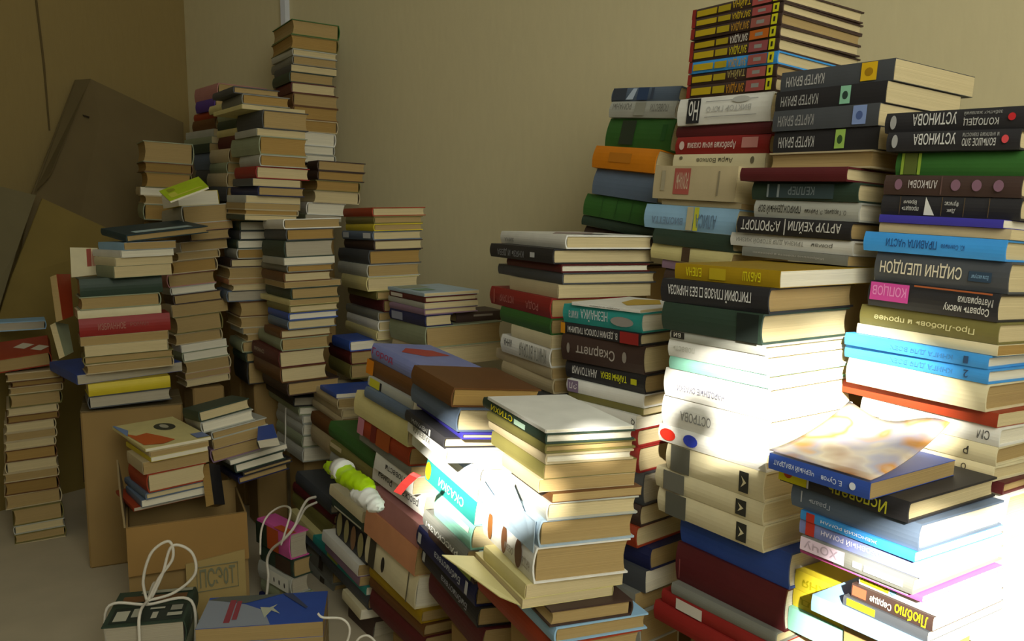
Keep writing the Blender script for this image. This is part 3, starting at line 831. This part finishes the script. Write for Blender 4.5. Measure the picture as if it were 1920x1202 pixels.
stack('curled', 'the curled-cover stack', 0.84, 35, '''
1440 1632 1790 906 L blue tan p | blue-spined paperback with white lettering |[('t','ЧЕРНЫЙ КВАДРАТ',.06,.48,.3,.75,'c9d4e4'),('t','Е. Сухов',.55,.75,.3,.7,'c9d4e4'),('o',.82,.88,.3,.75,'d4d9e0')]
1460 1704 1868 942 L black cream h | black book with yellow label |[('r',.0,.24,.1,.95,'d4cc14'),('o',.04,.12,.3,.9,'b9481c'),('r',.245,.26,.1,.95,'d4d4ce'),('t','Исповедь',.42,.86,.15,.85,'b9b42c')]
1482 1724 1880 984 L slate white h | thick slate blue hardcover |[('r',.09,.1,.3,.75,'c9d0d9'),('t','Грааль',.16,.34,.35,.6,'b9c4d4')]
1500 1716 1880 1036 L sky white p | light blue paperback with red band |[('b',.06,.14,'c03a2c'),('t','ЖЕНСКИЙ РОМАН',.2,.7,.3,.72,'e0e6ee')]
1498 1728 1880 1056 L lilac white p | purple paperback with red band |[('b',.06,.14,'c03a2c'),('t','ЛЮБОВНЫЙ РОМАН',.2,.75,.3,.72,'e9e4f0')]
1500 1712 1880 1086 L grey white h | grey book with pink and white lettering |[('r',.0,.42,.1,.98,'e4cfe0'),('t','ХОЧУ',.04,.36,.3,.85,'b9a4b4'),('r',.5,.58,.3,.7,'dcdcd6'),('r',.6,.93,.3,.7,'dcdcd6')]
1500 1730 1880 1118 L pink white p |  |[('r',.3,.9,.3,.75,'e9d9e0')]
1610 1760 1880 1132 L white white p | white paperback with yellow box lettering |[('r',.02,.4,.2,.9,'d9d61c'),('t','С мехом',.04,.38,.35,.8,'5a5a2c'),('o',.42,.5,.2,.9,'6aa4c4')]
1595 1750 1880 1158 L dbrown white p | dark paperback with yellow script |[('r',.02,.2,.2,.9,'a8583c'),('t','Сердце',.25,.52,.2,.8,'dcdcd0'),('t','Люблю',.56,.95,.1,.9,'d9d61c')]
1580 1740 1880 1186 L dgrey white p |  |[('r',.05,.4,.2,.9,'d9d61c')]
1520 1730 1880 1206 L lblue white p''', 1240, tilt=-2.5, sup='below')
stack('yellowlow', 'the small yellow-spined pile', 0.97, 33, '''
1545 1592 - 1112 L yellow white p W=.075 L=.08 | yellow paperback with darker lettering |[('t','КУХНЯ',.15,.9,.3,.7,'a59a10')]
1540 1588 - 1150 L yellow white p W=.075 L=.08 | lower yellow paperback |[('t','САД',.15,.8,.3,.7,'a59a10')]
1532 1582 - 1184 L mint white p W=.075 L=.08''', 1230)
# ------------------------------------------------------------------ build the stacks
def texts_of(items): return [i[1] for i in items if i[0] == 't']
strings = ['ПСЭ0Т', 'КНИГИ']
for S in STACKS:
    for r in S['rows']: strings += texts_of(r['decor']) + texts_of(r['top'] or [])
prepare_texts(strings)
def carton(label, M, W, L, z, m=CARD, group=None):
    root = empty('cardboard_box', M)
    bm = bmesh.new(); add_box(bm, -W / 2, W / 2, -L / 2, L / 2, 0, z, .004)
    link_mesh('carton_body', bm, m, root)
    bm = bmesh.new()
    add_box(bm, -W / 2 + .004, W / 2 - .004, -.024, .024, z, z + .0006)
    link_mesh('packing_tape', bm, nmat('tape', lin('9a8350'), .4, 'plain'), root)
    tag(root, label, 'box', group)
    return root
BUILT = {}
for S in STACKS:
    out = build_stack(S)
    BUILT[S['name']] = out
    if S['sup'] != 'none':
        o, M, W, L, t = out[-1]
        zs = [(M @ Vector((x * W / 2, y * L / 2, 0))).z for x in (-1, 1) for y in (-1, 1)]
        z = min(zs) - .0012
        B = M @ Vector((0, 0, 0))
        rz = math.radians(S['a'])
        if z > .03:
            carton('plain closed brown carton, underneath ' + S['phrase'], Matrix.Translation((B.x, B.y, 0)) @ Matrix.Rotation(rz, 4, 'Z'), .085, .11, z)
# ------------------------------------------------------------------ cartons
A24 = math.radians(24)
def frame(C, a): return Matrix.Translation(C) @ Matrix.Rotation(a, 4, 'Z')
def open_box(corner_px, ytop, ybase, D, a, xl, xr, label, flap=False):
    C = unproj(corner_px, ytop, D)
    zt = C.z
    er, el = Vector((math.cos(a), math.sin(a), 0)), Vector((-math.sin(a), math.cos(a), 0))
    L, W = solve_len(C, el, xl, zt), solve_len(C, er, xr, zt)
    L, W = min(max(L, .2), .42), min(max(W, .2), .42)
    M = frame(Vector((C.x, C.y, 0)) + er * W / 2 + el * L / 2, a)
    return M, W, L, zt
# closed carton behind
M1, W1, L1, Z1 = open_box(150, 771, 1065, 2.08, A24, 100, 342, '')
root = empty('cardboard_box', M1)
bm = bmesh.new(); add_box(bm, -W1 / 2, W1 / 2, -L1 / 2, L1 / 2, 0, Z1 - .004, .004)
link_mesh('carton_body', bm, CARD, root)
for s in (0, 1):
    bm = bmesh.new(); add_box(bm, -W1 / 2, W1 / 2, -L1 / 2 if s == 0 else .003, -.003 if s == 0 else L1 / 2, Z1 - .004, Z1 - .001)
    link_mesh('top_flap', bm, CARD2, root)
bm = bmesh.new(); add_box(bm, -W1 / 2 - .003, -W1 / 2, -L1 / 2 + .012, -L1 / 2 + .016, Z1 * .55, Z1 - .02)
link_mesh('corner_slit', bm, nmat('slit', lin('2a2012'), .9, 'plain'), root)
tag(root, 'tall closed brown carton carrying the stack with the red hardcover', 'box')
# open carton in front
M2, W2, L2, Z2 = open_box(236, 990, 1180, 1.78, A24, 163, 462, '')
root = empty('cardboard_box', M2)
t = .004
bm = bmesh.new()
add_box(bm, -W2 / 2, W2 / 2, -L2 / 2, -L2 / 2 + t, 0, Z2); add_box(bm, -W2 / 2, W2 / 2, L2 / 2 - t, L2 / 2, 0, Z2 + .02)
add_box(bm, -W2 / 2, -W2 / 2 + t, -L2 / 2 + t, L2 / 2 - t, 0, Z2); add_box(bm, W2 / 2 - t, W2 / 2, -L2 / 2 + t, L2 / 2 - t, 0, Z2)
add_box(bm, -W2 / 2 + t, W2 / 2 - t, -L2 / 2 + t, L2 / 2 - t, 0, t)
link_mesh('carton_body', bm, CARD, root)
bm = bmesh.new()   # front flap folded down over the front
add_prism(bm, [Vector((-W2 / 2, -L2 / 2 - .001, Z2)), Vector((W2 / 2, -L2 / 2 - .001, Z2)), Vector((W2 / 2, -L2 / 2 - .014, Z2 - .105)), Vector((-W2 / 2, -L2 / 2 - .014, Z2 - .105))], Vector((0, -.004, 0)))
bmesh.ops.recalc_face_normals(bm, faces=bm.faces)
link_mesh('front_flap', bm, nmat('cardboard_flap', lin('94733f'), .85, 'board'), root)
bm = bmesh.new()   # left flap standing up and outward
add_prism(bm, [Vector((-W2 / 2, -L2 / 2, Z2)), Vector((-W2 / 2, L2 / 2, Z2)), Vector((-W2 / 2 - .012, L2 / 2, Z2 + .10)), Vector((-W2 / 2 - .008, -L2 / 2 + .1, Z2 + .06))], Vector((-.004, 0, 0)))
bmesh.ops.recalc_face_normals(bm, faces=bm.faces)
link_mesh('side_flap', bm, CARDIN, root)
tag(root, 'open brown carton with folded-out front flap beside the grey floor', 'box')
# stamped card leaning on the open carton's front
fl = M2 @ Vector((0, -L2 / 2, 0))
er2, el2 = (M2.to_3x3() @ Vector((1, 0, 0))), (M2.to_3x3() @ Vector((0, 1, 0)))
root = empty('cardboard_sign', M2 @ Matrix.Translation((-W2 * .04, -L2 / 2 - .022, 0.0)))
bm = bmesh.new()
ws, h0, h1 = W2 * .50, .015, Z2 - .085
add_prism(bm, [Vector((0, -.006, 0.0)), Vector((ws, -.006, 0.0)), Vector((ws, 0, h1 + .006)), Vector((0, 0, h1 - .008))], Vector((0, -.004, 0)))
bmesh.ops.recalc_face_normals(bm, faces=bm.faces)
link_mesh('panel', bm, nmat('cardboard_pale', lin('a08a56'), .85, 'board'), root)
vs, fs = TEXTMESH['ПСЭ0Т']
bm = bmesh.new()
bv = [bm.verts.new((ws * (.22 + .6 * x), -.0115, h1 * (.52 + .32 * y))) for x, y in vs]
for f in fs:
    try: bm.faces.new([bv[i] for i in f])
    except ValueError: pass
link_mesh('stamped_lettering', bm, nmat('stamp_ink', lin('74745a'), .8, 'plain'), root)
bm = bmesh.new()
for x0, x1, y0, y1 in ((.17, .87, .46, .475), (.17, .87, .87, .885), (.17, .18, .46, .885), (.86, .87, .46, .885)):
    bm.faces.new([bm.verts.new((ws * x, -.0116, h1 * y)) for x, y in ((x0, y0), (x1, y0), (x1, y1), (x0, y1))])
link_mesh('stamped_border', bm, nmat('stamp_ink', lin('74745a'), .8, 'plain'), root)
tag(root, 'pale cardboard panel with grey stamped letters, leaning on open carton', 'sign')
# ------------------------------------------------------------------ flattened cardboard leaning on the left wall
def left_pt(px, py, off):
    """point seen at a picture position on a plane `off` metres in front of the left wall"""
    d = ray(px, py); n = Vector((.8, -.6, 0))
    s = (n.dot(CORNER) + off) / n.dot(d)
    return Vector((d.x * s, d.y * s, H + d.z * s))
def sheet(label, pts, m, thick=.006, extra=None):
    n = Vector((.8, -.6, 0))
    P = [left_pt(x, y, o) for x, y, o in pts]
    zmin = min(p.z for p in P)
    c = sum(P, Vector()) / len(P)
    root = empty('cardboard_sheet', Matrix.Translation((c.x, c.y, zmin)))
    bm = bmesh.new(); add_prism(bm, [p - root.location for p in P], n * thick)
    bmesh.ops.recalc_face_normals(bm, faces=bm.faces)
    link_mesh('panel', bm, m, root)
    if extra:
        for nm, ps, mm in extra:
            bm = bmesh.new()
            add_prism(bm, [left_pt(x, y, o) - root.location + n * (thick + .0005) for x, y, o in ps], n * .001)
            bmesh.ops.recalc_face_normals(bm, faces=bm.faces)
            link_mesh(nm, bm, mm, root)
    tag(root, label, 'cardboard')
    return root
dark = nmat('slit', lin('2a2012'), .9, 'plain')
sheet('large grey-brown cardboard sheet leaning in the room corner', [(140, 150, .02), (168, 148, .02), (342, 230, .05), (352, 900, .22), (-40, 900, .24), (58, 365, .10)], CARD2, .006,
      [('hand_slot', [(134, 205, .045), (146, 186, .04), (147, 189, .04), (136, 208, .045)], dark), ('tape_mark', [(153, 215, .05), (166, 219, .05), (165, 222, .05), (154, 218, .05)], dark),
       ('folded_edge', [(140, 150, .02), (168, 148, .02), (92, 330, .11), (62, 362, .14)], nmat('cardboard_fold', lin('5f5233'), .85, 'board'))])
sheet('yellowish cardboard sheet leaning low in front of the grey-brown one', [(78, 372, .13), (252, 452, .18), (300, 960, .30), (-120, 960, .30), (20, 520, .19)], CARD3, .006)
sheet('pale grey cardboard piece at the far left edge', [(-160, 330, .15), (-20, 345, .17), (66, 366, .19), (30, 470, .23), (-120, 960, .33), (-260, 960, .33)], nmat('cardboard_pale2', lin('6f6648'), .85, 'board'), .005)
# ------------------------------------------------------------------ leaning leaflets and loose magazines
def slab(name, label, cat, pts, thick, page, cover, decor=None, group=None):
    """a thin booklet whose cover is the given quad of 3D points"""
    P = [Vector(p) for p in pts]
    n = (P[1] - P[0]).cross(P[3] - P[0]).normalized()
    o0 = min(P, key=lambda p: p.z)
    root = empty(name, Matrix.Translation((o0.x, o0.y, min(p.z for p in P) - (thick if abs(n.z) > .5 else 0))))
    q = [p - root.location for p in P]
    bm = bmesh.new(); add_prism(bm, q, -n * .0008); bmesh.ops.recalc_face_normals(bm, faces=bm.faces)
    cov = link_mesh('cover', bm, cmat(cover), root)
    cen = sum(q, Vector()) / 4
    bm = bmesh.new(); add_prism(bm, [cen + (p - cen) * .985 - n * .0009 for p in q], -n * max(.001, thick - .0018)); bmesh.ops.recalc_face_normals(bm, faces=bm.faces)
    link_mesh('page_block', bm, pmat(page), root)
    if decor:
        ex, ey = q[1] - q[0], q[3] - q[0]
        for k, it in enumerate(decor):
            bm = bmesh.new()
            bm.faces.new([bm.verts.new(q[0] + ex * u + ey * v + n * (.0004 + .0002 * k)) for u, v in it[0]])
            link_mesh('cover_print', bm, hmat(it[1]), cov)
    tag(root, label, cat, group)
    return root
def top_of(stk, i=0):
    o, M, W, L, t = BUILT[stk][i]
    return M, W, L, t
# yellow magazine lying bent on the stack behind the red book
M, W, L, t = top_of('boxred')
zt = (M @ Vector((0, 0, t))).z
q = [unproj(318, 377, 1.96), unproj(391, 350, 2.0), unproj(372, 331, 2.12), unproj(298, 358, 2.1)]
slab('magazine', 'bright yellow magazine slanting on top of the stack beside the leaning cardboard', 'magazine', q, .006, 'white', 'lime', [([(.1, .15), (.9, .15), (.9, .5), (.1, .5)], 'c9cc4a'), ([(.15, .6), (.6, .6), (.6, .85), (.15, .85)], '8f9a18')])
# upright pale booklet with red print behind the carton stack
q = [unproj(134, 520, 2.22), unproj(183, 515, 2.26), unproj(183, 465, 2.30), unproj(131, 464, 2.26)]
slab('booklet', 'cream booklet with red print standing behind the dark green hardcover', 'booklet', q, .004, 'white', 'cream', [([(.62, .3), (.8, .3), (.8, .9), (.62, .9)], '9a4a3a'), ([(.82, .3), (.95, .3), (.95, .8), (.82, .8)], 'b98a70')])
q = [unproj(118, 600, 2.06), unproj(138, 592, 2.13), unproj(132, 514, 2.22), unproj(106, 514, 2.14)]
slab('book', 'orange-red book leaning against the left of the carton stack', 'book', q, .018, 'tan', 'rust')
q = [unproj(122, 668, 2.03), unproj(138, 660, 2.09), unproj(128, 608, 2.16), unproj(104, 604, 2.09)]
slab('book', 'pale green book leaning left of the red hardcover', 'book', q, .016, 'cream', 'sage')
q = [unproj(402, 946, 1.84), unproj(422, 946, 1.90), unproj(412, 872, 1.96), unproj(392, 868, 1.90)]
slab('book', 'black book leaning left of the green-topped stack', 'book', q, .02, 'old', 'black')
q = [unproj(482, 826, 1.86), unproj(520, 820, 1.84), unproj(512, 795, 1.96), unproj(484, 800, 1.98)]
slab('book', 'small blue book jutting right from the green-topped stack', 'book', q, .02, 'white', 'blue')
# ------------------------------------------------------------------ string-tied bundles
def flat_on_farleft():
    a = math.radians(30)
    o, M, W, L, t = BUILT['farleft'][0]
    zz = (M @ Vector((0, 0, t))).z + .0012
    C = unproj(-4, 632, 2.43); C.z = zz + .031
    bundle_book('pale blue flat album lying behind the white diamonds at far left', C, a, .125, .10, .026, 'B', 'lblue', 'grey', 'h')
def string(label, pts, r=.0022, n=8):
    P = smooth(pts, n)
    z = min(p.z for p in P)
    o = empty('white_string', Matrix.Translation((P[0].x, P[0].y, z)))
    bm = bmesh.new(); add_tube(bm, [p - o.location for p in P], r, 6)
    c = link_mesh('cord', bm, STRING, o); shade_smooth(c)
    tag(o, label, 'string')
    return o
def bundle_book(label, C, a, W, L, t, sp, cover, page, style='h', decor=None, top=None, group=None):
    er, el = Vector((math.cos(a), math.sin(a), 0)), Vector((-math.sin(a), math.cos(a), 0))
    o = make_book(frame(C + er * W / 2 + el * L / 2, a), W, L, t, sp, cover, page, style, decor or [], top)
    tag(o, label, 'book', group)
    return o
flat_on_farleft()
def brown_beside_navy():
    o, M, W, L, t = BUILT['lowwall'][5]
    C = unproj(856, 613, 1.945); C.z = (M @ Vector((0, 0, t))).z + .0012
    bundle_book('dark brown book jutting out right from the low wallside stack', C, math.radians(29), .125, .10, .0225, 'R', 'dbrown', 'tan', 'h', [('r', .35, .75, .55, .75, '8d8478')])
brown_beside_navy()
# green bundle on the floor at the lower left
a = math.radians(12)
C = unproj(186, 1205, 1.50); zt = unproj(186, 1178, 1.50).z
C = Vector((C.x, C.y, 0))
hts = [zt * .33, zt * .33, zt * .34]
z = 0
tops = [None, None, [('r', .06, .94, .06, .5, '26302a'), ('r', .1, .26, .12, .4, 'b9b7a4'), ('r', .3, .38, .2, .44, 'a9a896'), ('r', .55, .62, .12, .3, 'b4b2a0'), ('r', .5, .68, .38, .43, 'b4b2a0'), ('r', .74, .92, .15, .24, 'b4b2a0'), ('r', .76, .9, .3, .45, '8f8e80'), ('b', .0, 1, '35453a'), ('r', .1, .9, .62, .8, '6b4a2c'), ('r', .3, .95, .86, .95, '9a9a88')]]
for k in range(3):
    bundle_book(['dark green book, lowest in the string-tied floor bundle', 'grey-green book in the middle of the string-tied floor bundle', 'dark green patterned book on top of the string-tied floor bundle'][k],
                C + Vector((.002 * k, .001 * k, z)), a, .15, .15, hts[k] - .0004, 'B', ['dgreen', 'sage', 'dgreen'][k], 'grey', 'h', None, [t for t in tops[k] if t[0] == 'r'] if tops[k] else None, 'green books tied on the floor')
    z += hts[k]
er, el = Vector((math.cos(a), math.sin(a), 0)), Vector((-math.sin(a), math.cos(a), 0))
K = C + er * .072 + el * .075 + Vector((0, 0, z + .004))
up = Vector((0, 0, 1))
def g(u, v, h): return C + er * u + el * v + up * h
zz = z + .003
string('white string looped in a bow on the green floor bundle', [g(-.003, .075, .01), g(-.003, .075, zz), K, g(.153, .075, zz), g(.153, .075, .02)], .003)
string('white string crossing the green floor bundle front to back', [g(.072, -.004, .01), g(.072, -.004, zz + .007), K + up * .009, g(.072, .154, zz + .007), g(.072, .154, .02)], .003)
string('tall left loop of white string above the green floor bundle', [K, K + er * -.006 + up * .05, K + er * .012 + up * .105, K + er * .045 + up * .125, K + er * .05 + up * .09, K + er * .022 + up * .05, K + up * .006], .003)
string('tall right loop of white string above the green floor bundle', [K + up * .014 + er * .008, K + er * .03 + up * .06, K + er * .05 + up * .115, K + er * .085 + up * .1, K + er * .09 + up * .055, K + er * .05 + up * .02, K + up * .008], .003)
# blue-covered bundle at the bottom edge
a = math.radians(8)
C = unproj(366, 1180, 1.52); zt = C.z; C = Vector((C.x, C.y, 0))
W = .235; L = .135
z = 0
for k in range(4):
    h = zt / 4
    bundle_book(['lowest brown-edged book of the bundle beneath the blue cover', 'second lowest brown-edged book of the bundle beneath the blue cover', 'brown-edged book directly under the blue-covered one', 'large book with blue and white pictured cover by the carton'][k],
                C + up * z, a, W, L, h - .0004, 'A', ['beige', 'sage', 'beige', 'blue'][k], 'tan', 'p', None,
                [('p', [(.0, .0), (.58, .0), (.5, .45), (.32, .7), (.1, .85), (.0, .9)], '8d94a0'), ('p', [(.0, .9), (.32, .72), (.62, .98), (.1, .99)], '5a5f58'), ('p', [(.2, .12), (.25, .12), (.24, .85), (.19, .85)], '93404a'), ('p', [(.26, .2), (.3, .2), (.29, .8), (.25, .8)], '93404a'),
                 ('p', [(.52, .2), (.56, .42), (.64, .3), (.57, .5), (.6, .62), (.54, .52), (.46, .55)], 'b4b8a4'), ('p', [(.62, .95), (.7, .95), (.86, .45), (.84, .42)], '3f4660')] if k == 3 else None, 'books under the blue cover')
    z += h
# multicoloured bundle right of the carton, with long string
a = math.radians(45)
cols = [('pink', 'grey', 'magenta and green book on top of the right-hand string-tied bundle', [('r', .0, .35, .05, .95, '243022'), ('r', .35, .7, .05, .95, 'a8481c')], [('r', .0, .4, .0, .45, 'b5501c')], .05),
        ('dgreen', 'tan', 'dark green book in the right-hand string-tied bundle', [('r', .5, .95, .1, .9, '3a2a20')], None, .036),
        ('lgrey', 'grey', 'pale book with dotted white strip in the string-tied bundle', [('r', .3, .95, .1, .9, 'cfcfc4'), ('o', .5, .54, .3, .6, '2a2a2a'), ('o', .66, .7, .3, .6, '2a2a2a'), ('o', .82, .86, .3, .6, '2a2a2a')], None, .035),
        ('sage', 'tan', 'grey-green book under the dotted white strip', [('r', .6, .95, .1, .9, '8a8458')], None, .030),
        ('navy', 'tan', 'dark navy book lowest in the right-hand string-tied bundle', [], None, .018)]
Cb = unproj(541, 1003, 1.80)
hs = sum(x[5] for x in cols)
z = Cb.z
for k, (cv, pg, lab, dec, tp, h) in enumerate(cols):
    h *= Cb.z / hs
    z -= h
    bundle_book(lab, Vector((Cb.x + (.006 if k % 2 else 0), Cb.y, z)), a, .05, .145, h - .0004, 'L', cv, pg, 'h', dec, tp, 'books of the right-hand string-tied bundle')
er, el = Vector((math.cos(a), math.sin(a), 0)), Vector((-math.sin(a), math.cos(a), 0))
B0 = Vector((Cb.x, Cb.y, Cb.z))
q = lambda x, y, D=1.50: unproj(x, y, D)
string('long white string hanging down over the multicoloured bundle', [q(592, 932, 1.90), q(576, 938, 1.87), q(562, 962, 1.82), q(552, 988, 1.785), q(532, 1012, 1.785), q(510, 1030, 1.82), q(501, 1050, 1.835), q(503, 1080, 1.835), q(500, 1116, 1.84)], .0032)
string('second white string end curving above the multicoloured bundle', [q(594, 942, 1.89), q(574, 952, 1.86), q(562, 972, 1.81), q(555, 984, 1.79)], .0028)
string('thin white string around the top of the multicoloured bundle', [q(488, 1040, 1.85), q(490, 995, 1.86), q(503, 966, 1.88), q(528, 950, 1.87), q(545, 956, 1.82), q(537, 990, 1.785), q(527, 1022, 1.785)], .0024)
# white cord round the pale bundle further back
M, W, L, t = top_of('tiedwhite', 2)
Mb, Wb, Lb, tb = top_of('tiedwhite', 5)
p = lambda Mx, x, y, zz: Mx @ Vector((x, y, zz))
string('white string tied upright round the pale book bundle', [p(Mb, -Wb / 2 - .003, .02, 0.0), p(Mb, -Wb / 2 - .003, .02, tb), p(M, -W / 2 - .003, .02, 0), p(M, -W / 2 - .003, .02, t * .9)], .0022)
# loose white strings at the bottom edge
q2 = lambda x, y: unproj(x, y, 1.40)
string('thin white string curling over the dark books at the bottom edge', [q2(596, 1150), q2(606, 1158), q2(640, 1160), q2(655, 1176), q2(652, 1200), q2(640, 1212)], .0022)
string('short white string loop at the bottom edge beside dark books', [q2(664, 1212), q2(674, 1196), q2(690, 1192), q2(704, 1204), q2(708, 1216)], .0022)
# ------------------------------------------------------------------ lime roll, wrapped roll, ribbon, curled covers
def roll(name, label, cat, pts, radii, m, extra=None):
    P = smooth(pts, 6)
    R = []
    n = len(pts)
    for i in range(len(P)):
        f = i / 6
        k = min(int(f), n - 2); u = f - k
        R.append(radii[k] * (1 - u) + radii[k + 1] * u)
    root = empty(name, Matrix.Translation((P[0].x, P[0].y, min(p.z - r for p, r in zip(P, R)))))
    bm = bmesh.new(); add_tube(bm, [p - root.location for p in P], .02, 14, [r * (1 + .06 * math.sin(i * 2.1)) for i, r in enumerate(R)])
    for v in bm.verts: v.co += Vector((random.uniform(-1, 1), random.uniform(-1, 1), random.uniform(-1, 1))) * .0026; v.co.z = v.co.z * .82
    o = link_mesh('roll_body', bm, m, root); shade_smooth(o)
    for (i, w, mm, nm) in (extra or []):
        bm = bmesh.new()
        add_tube(bm, [P[j] - root.location for j in range(i, min(i + w, len(P)))], .02, 14, [R[j] * 1.09 for j in range(i, min(i + w, len(P)))])
        e = link_mesh(nm, bm, mm, root); shade_smooth(e)
    tag(root, label, cat)
    return root
ql = lambda x, y, D: unproj(x, y, D)
LIME = nmat('lime_plastic', lin('a8cf10'), .35, 'plain')
roll('plastic_bag', 'lime green rolled bag tied with white strip', 'bag', [ql(616, 868, 1.56), ql(632, 876, 1.53), ql(655, 890, 1.49), ql(680, 908, 1.45), ql(692, 918, 1.43)], [.010, .018, .020, .020, .012], LIME, [(7, 4, WHITEP, 'tie_strip')])
roll('plastic_bag', 'crumpled white plastic bag wedged between lime bag and white paperbacks', 'bag', [ql(664, 912, 1.47), ql(674, 918, 1.45), ql(688, 928, 1.43), ql(704, 944, 1.41), ql(712, 952, 1.40)], [.006, .017, .022, .016, .006], WHITEP)
# red ribbon hanging over white paperbacks
P = [unproj(775, 886, 1.235), unproj(768, 890, 1.232), unproj(752, 905, 1.245), unproj(738, 922, 1.265)]
root = empty('ribbon', Matrix.Translation(P[3]))
bm = bmesh.new()
w = Vector((.011, .002, -.006))
for i in range(3): add_prism(bm, [P[i] - root.location, P[i + 1] - root.location, P[i + 1] - root.location + w, P[i] - root.location + w], Vector((0, .001, .0006)))
bmesh.ops.recalc_face_normals(bm, faces=bm.faces)
link_mesh('ribbon_band', bm, cmat('red'), root)
tag(root, 'short red ribbon lying over the white paperbacks beside the sun patch', 'ribbon')
# curled pictured cover on the front stack (part of its top book)
o, M, W, L, t = BUILT['curled'][0]
bm = bmesh.new()
nu, nv = 10, 14
grid = []
for i in range(nu + 1):
    row = []
    for j in range(nv + 1):
        u, v = i / nu, j / nv          # u from spine to fore-edge (X), v from the near end to the far end (Y)
        lift = .004 + .036 * (u ** 1.7) + .008 * u * math.sin(v * 6 + 1)
        row.append(bm.verts.new((-W / 2 + u * W * (.97 - .1 * u), -L / 2 + v * L, t + lift)))
    grid.append(row)
for i in range(nu):
    for j in range(nv): bm.faces.new((grid[i][j], grid[i + 1][j], grid[i + 1][j + 1], grid[i][j + 1]))
r = bmesh.ops.extrude_face_region(bm, geom=bm.faces[:])
for vtx in [x for x in r['geom'] if isinstance(x, bmesh.types.BMVert)]: vtx.co.z -= .0012
bmesh.ops.recalc_face_normals(bm, faces=bm.faces)
pic = bpy.data.materials.new('curled_cover_print'); pic.use_nodes = True
nt = pic.node_tree; pb = nt.nodes['Principled BSDF']; pb.inputs['Roughness'].default_value = .35
tc = nt.nodes.new('ShaderNodeTexCoord'); nz = nt.nodes.new('ShaderNodeTexNoise'); cr = nt.nodes.new('ShaderNodeValToRGB')
nz.inputs['Scale'].default_value = 14; nz.inputs['Detail'].default_value = 2
for e in range(3): cr.color_ramp.elements.new(.4 + .1 * e)
for e, (pp, cc) in zip(cr.color_ramp.elements, ((.3, 'a8764a'), (.43, 'd9c9b4'), (.5, 'b9b0bd'), (.57, 'd99a4c'), (.7, 'e4dcd0'))): e.position = pp; e.color = lin(cc)
nt.links.new(tc.outputs['Object'], nz.inputs['Vector']); nt.links.new(nz.outputs['Fac'], cr.inputs[0]); nt.links.new(cr.outputs[0], pb.inputs['Base Color'])
cc = link_mesh('curled_cover', bm, pic, o); shade_smooth(cc)
cc['label'] = 'curled-up pictured front cover'
# torn blue-grey jacket hanging from the white-topped stack (part of that book)
o, M, W, L, t = BUILT['whitetop'][8]
bm = bmesh.new()
x = -W / 2 - .004
add_prism(bm, [Vector((x, -L / 2 + .0, -.006)), Vector((x, L * .42, -.004)), Vector((x - .004, L * .46, t * 1.1)), Vector((x - .006, L * .2, t * .8)), Vector((x - .005, L * .02, t * .95)), Vector((x - .005, -L * .12, t * 1.9)), Vector((x - .003, -L * .34, t * 1.1)), Vector((x, -L / 2, t * 1.0))], Vector((-.0008, 0, 0)))
bmesh.ops.recalc_face_normals(bm, faces=bm.faces)
cc = link_mesh('torn_jacket', bm, cmat('skygrey'), o); cc['label'] = 'torn blue-grey jacket'
# splayed folder cover under the white-topped stack (part of the cream folder)
o, M, W, L, t = BUILT['whitetop'][11]
bm = bmesh.new()
add_prism(bm, [Vector((-W / 2 - .002, -L / 2, .004)), Vector((-W / 2 - .002, L / 2, .006)), Vector((-W / 2 - .05, L * .52, .012)), Vector((-W / 2 - .018, -L * .3, .004))], Vector((0, 0, .0014)))
bmesh.ops.recalc_face_normals(bm, faces=bm.faces)
cc = link_mesh('open_cover', bm, cmat('paleyellow'), o); cc['label'] = 'splayed pale yellow cover'
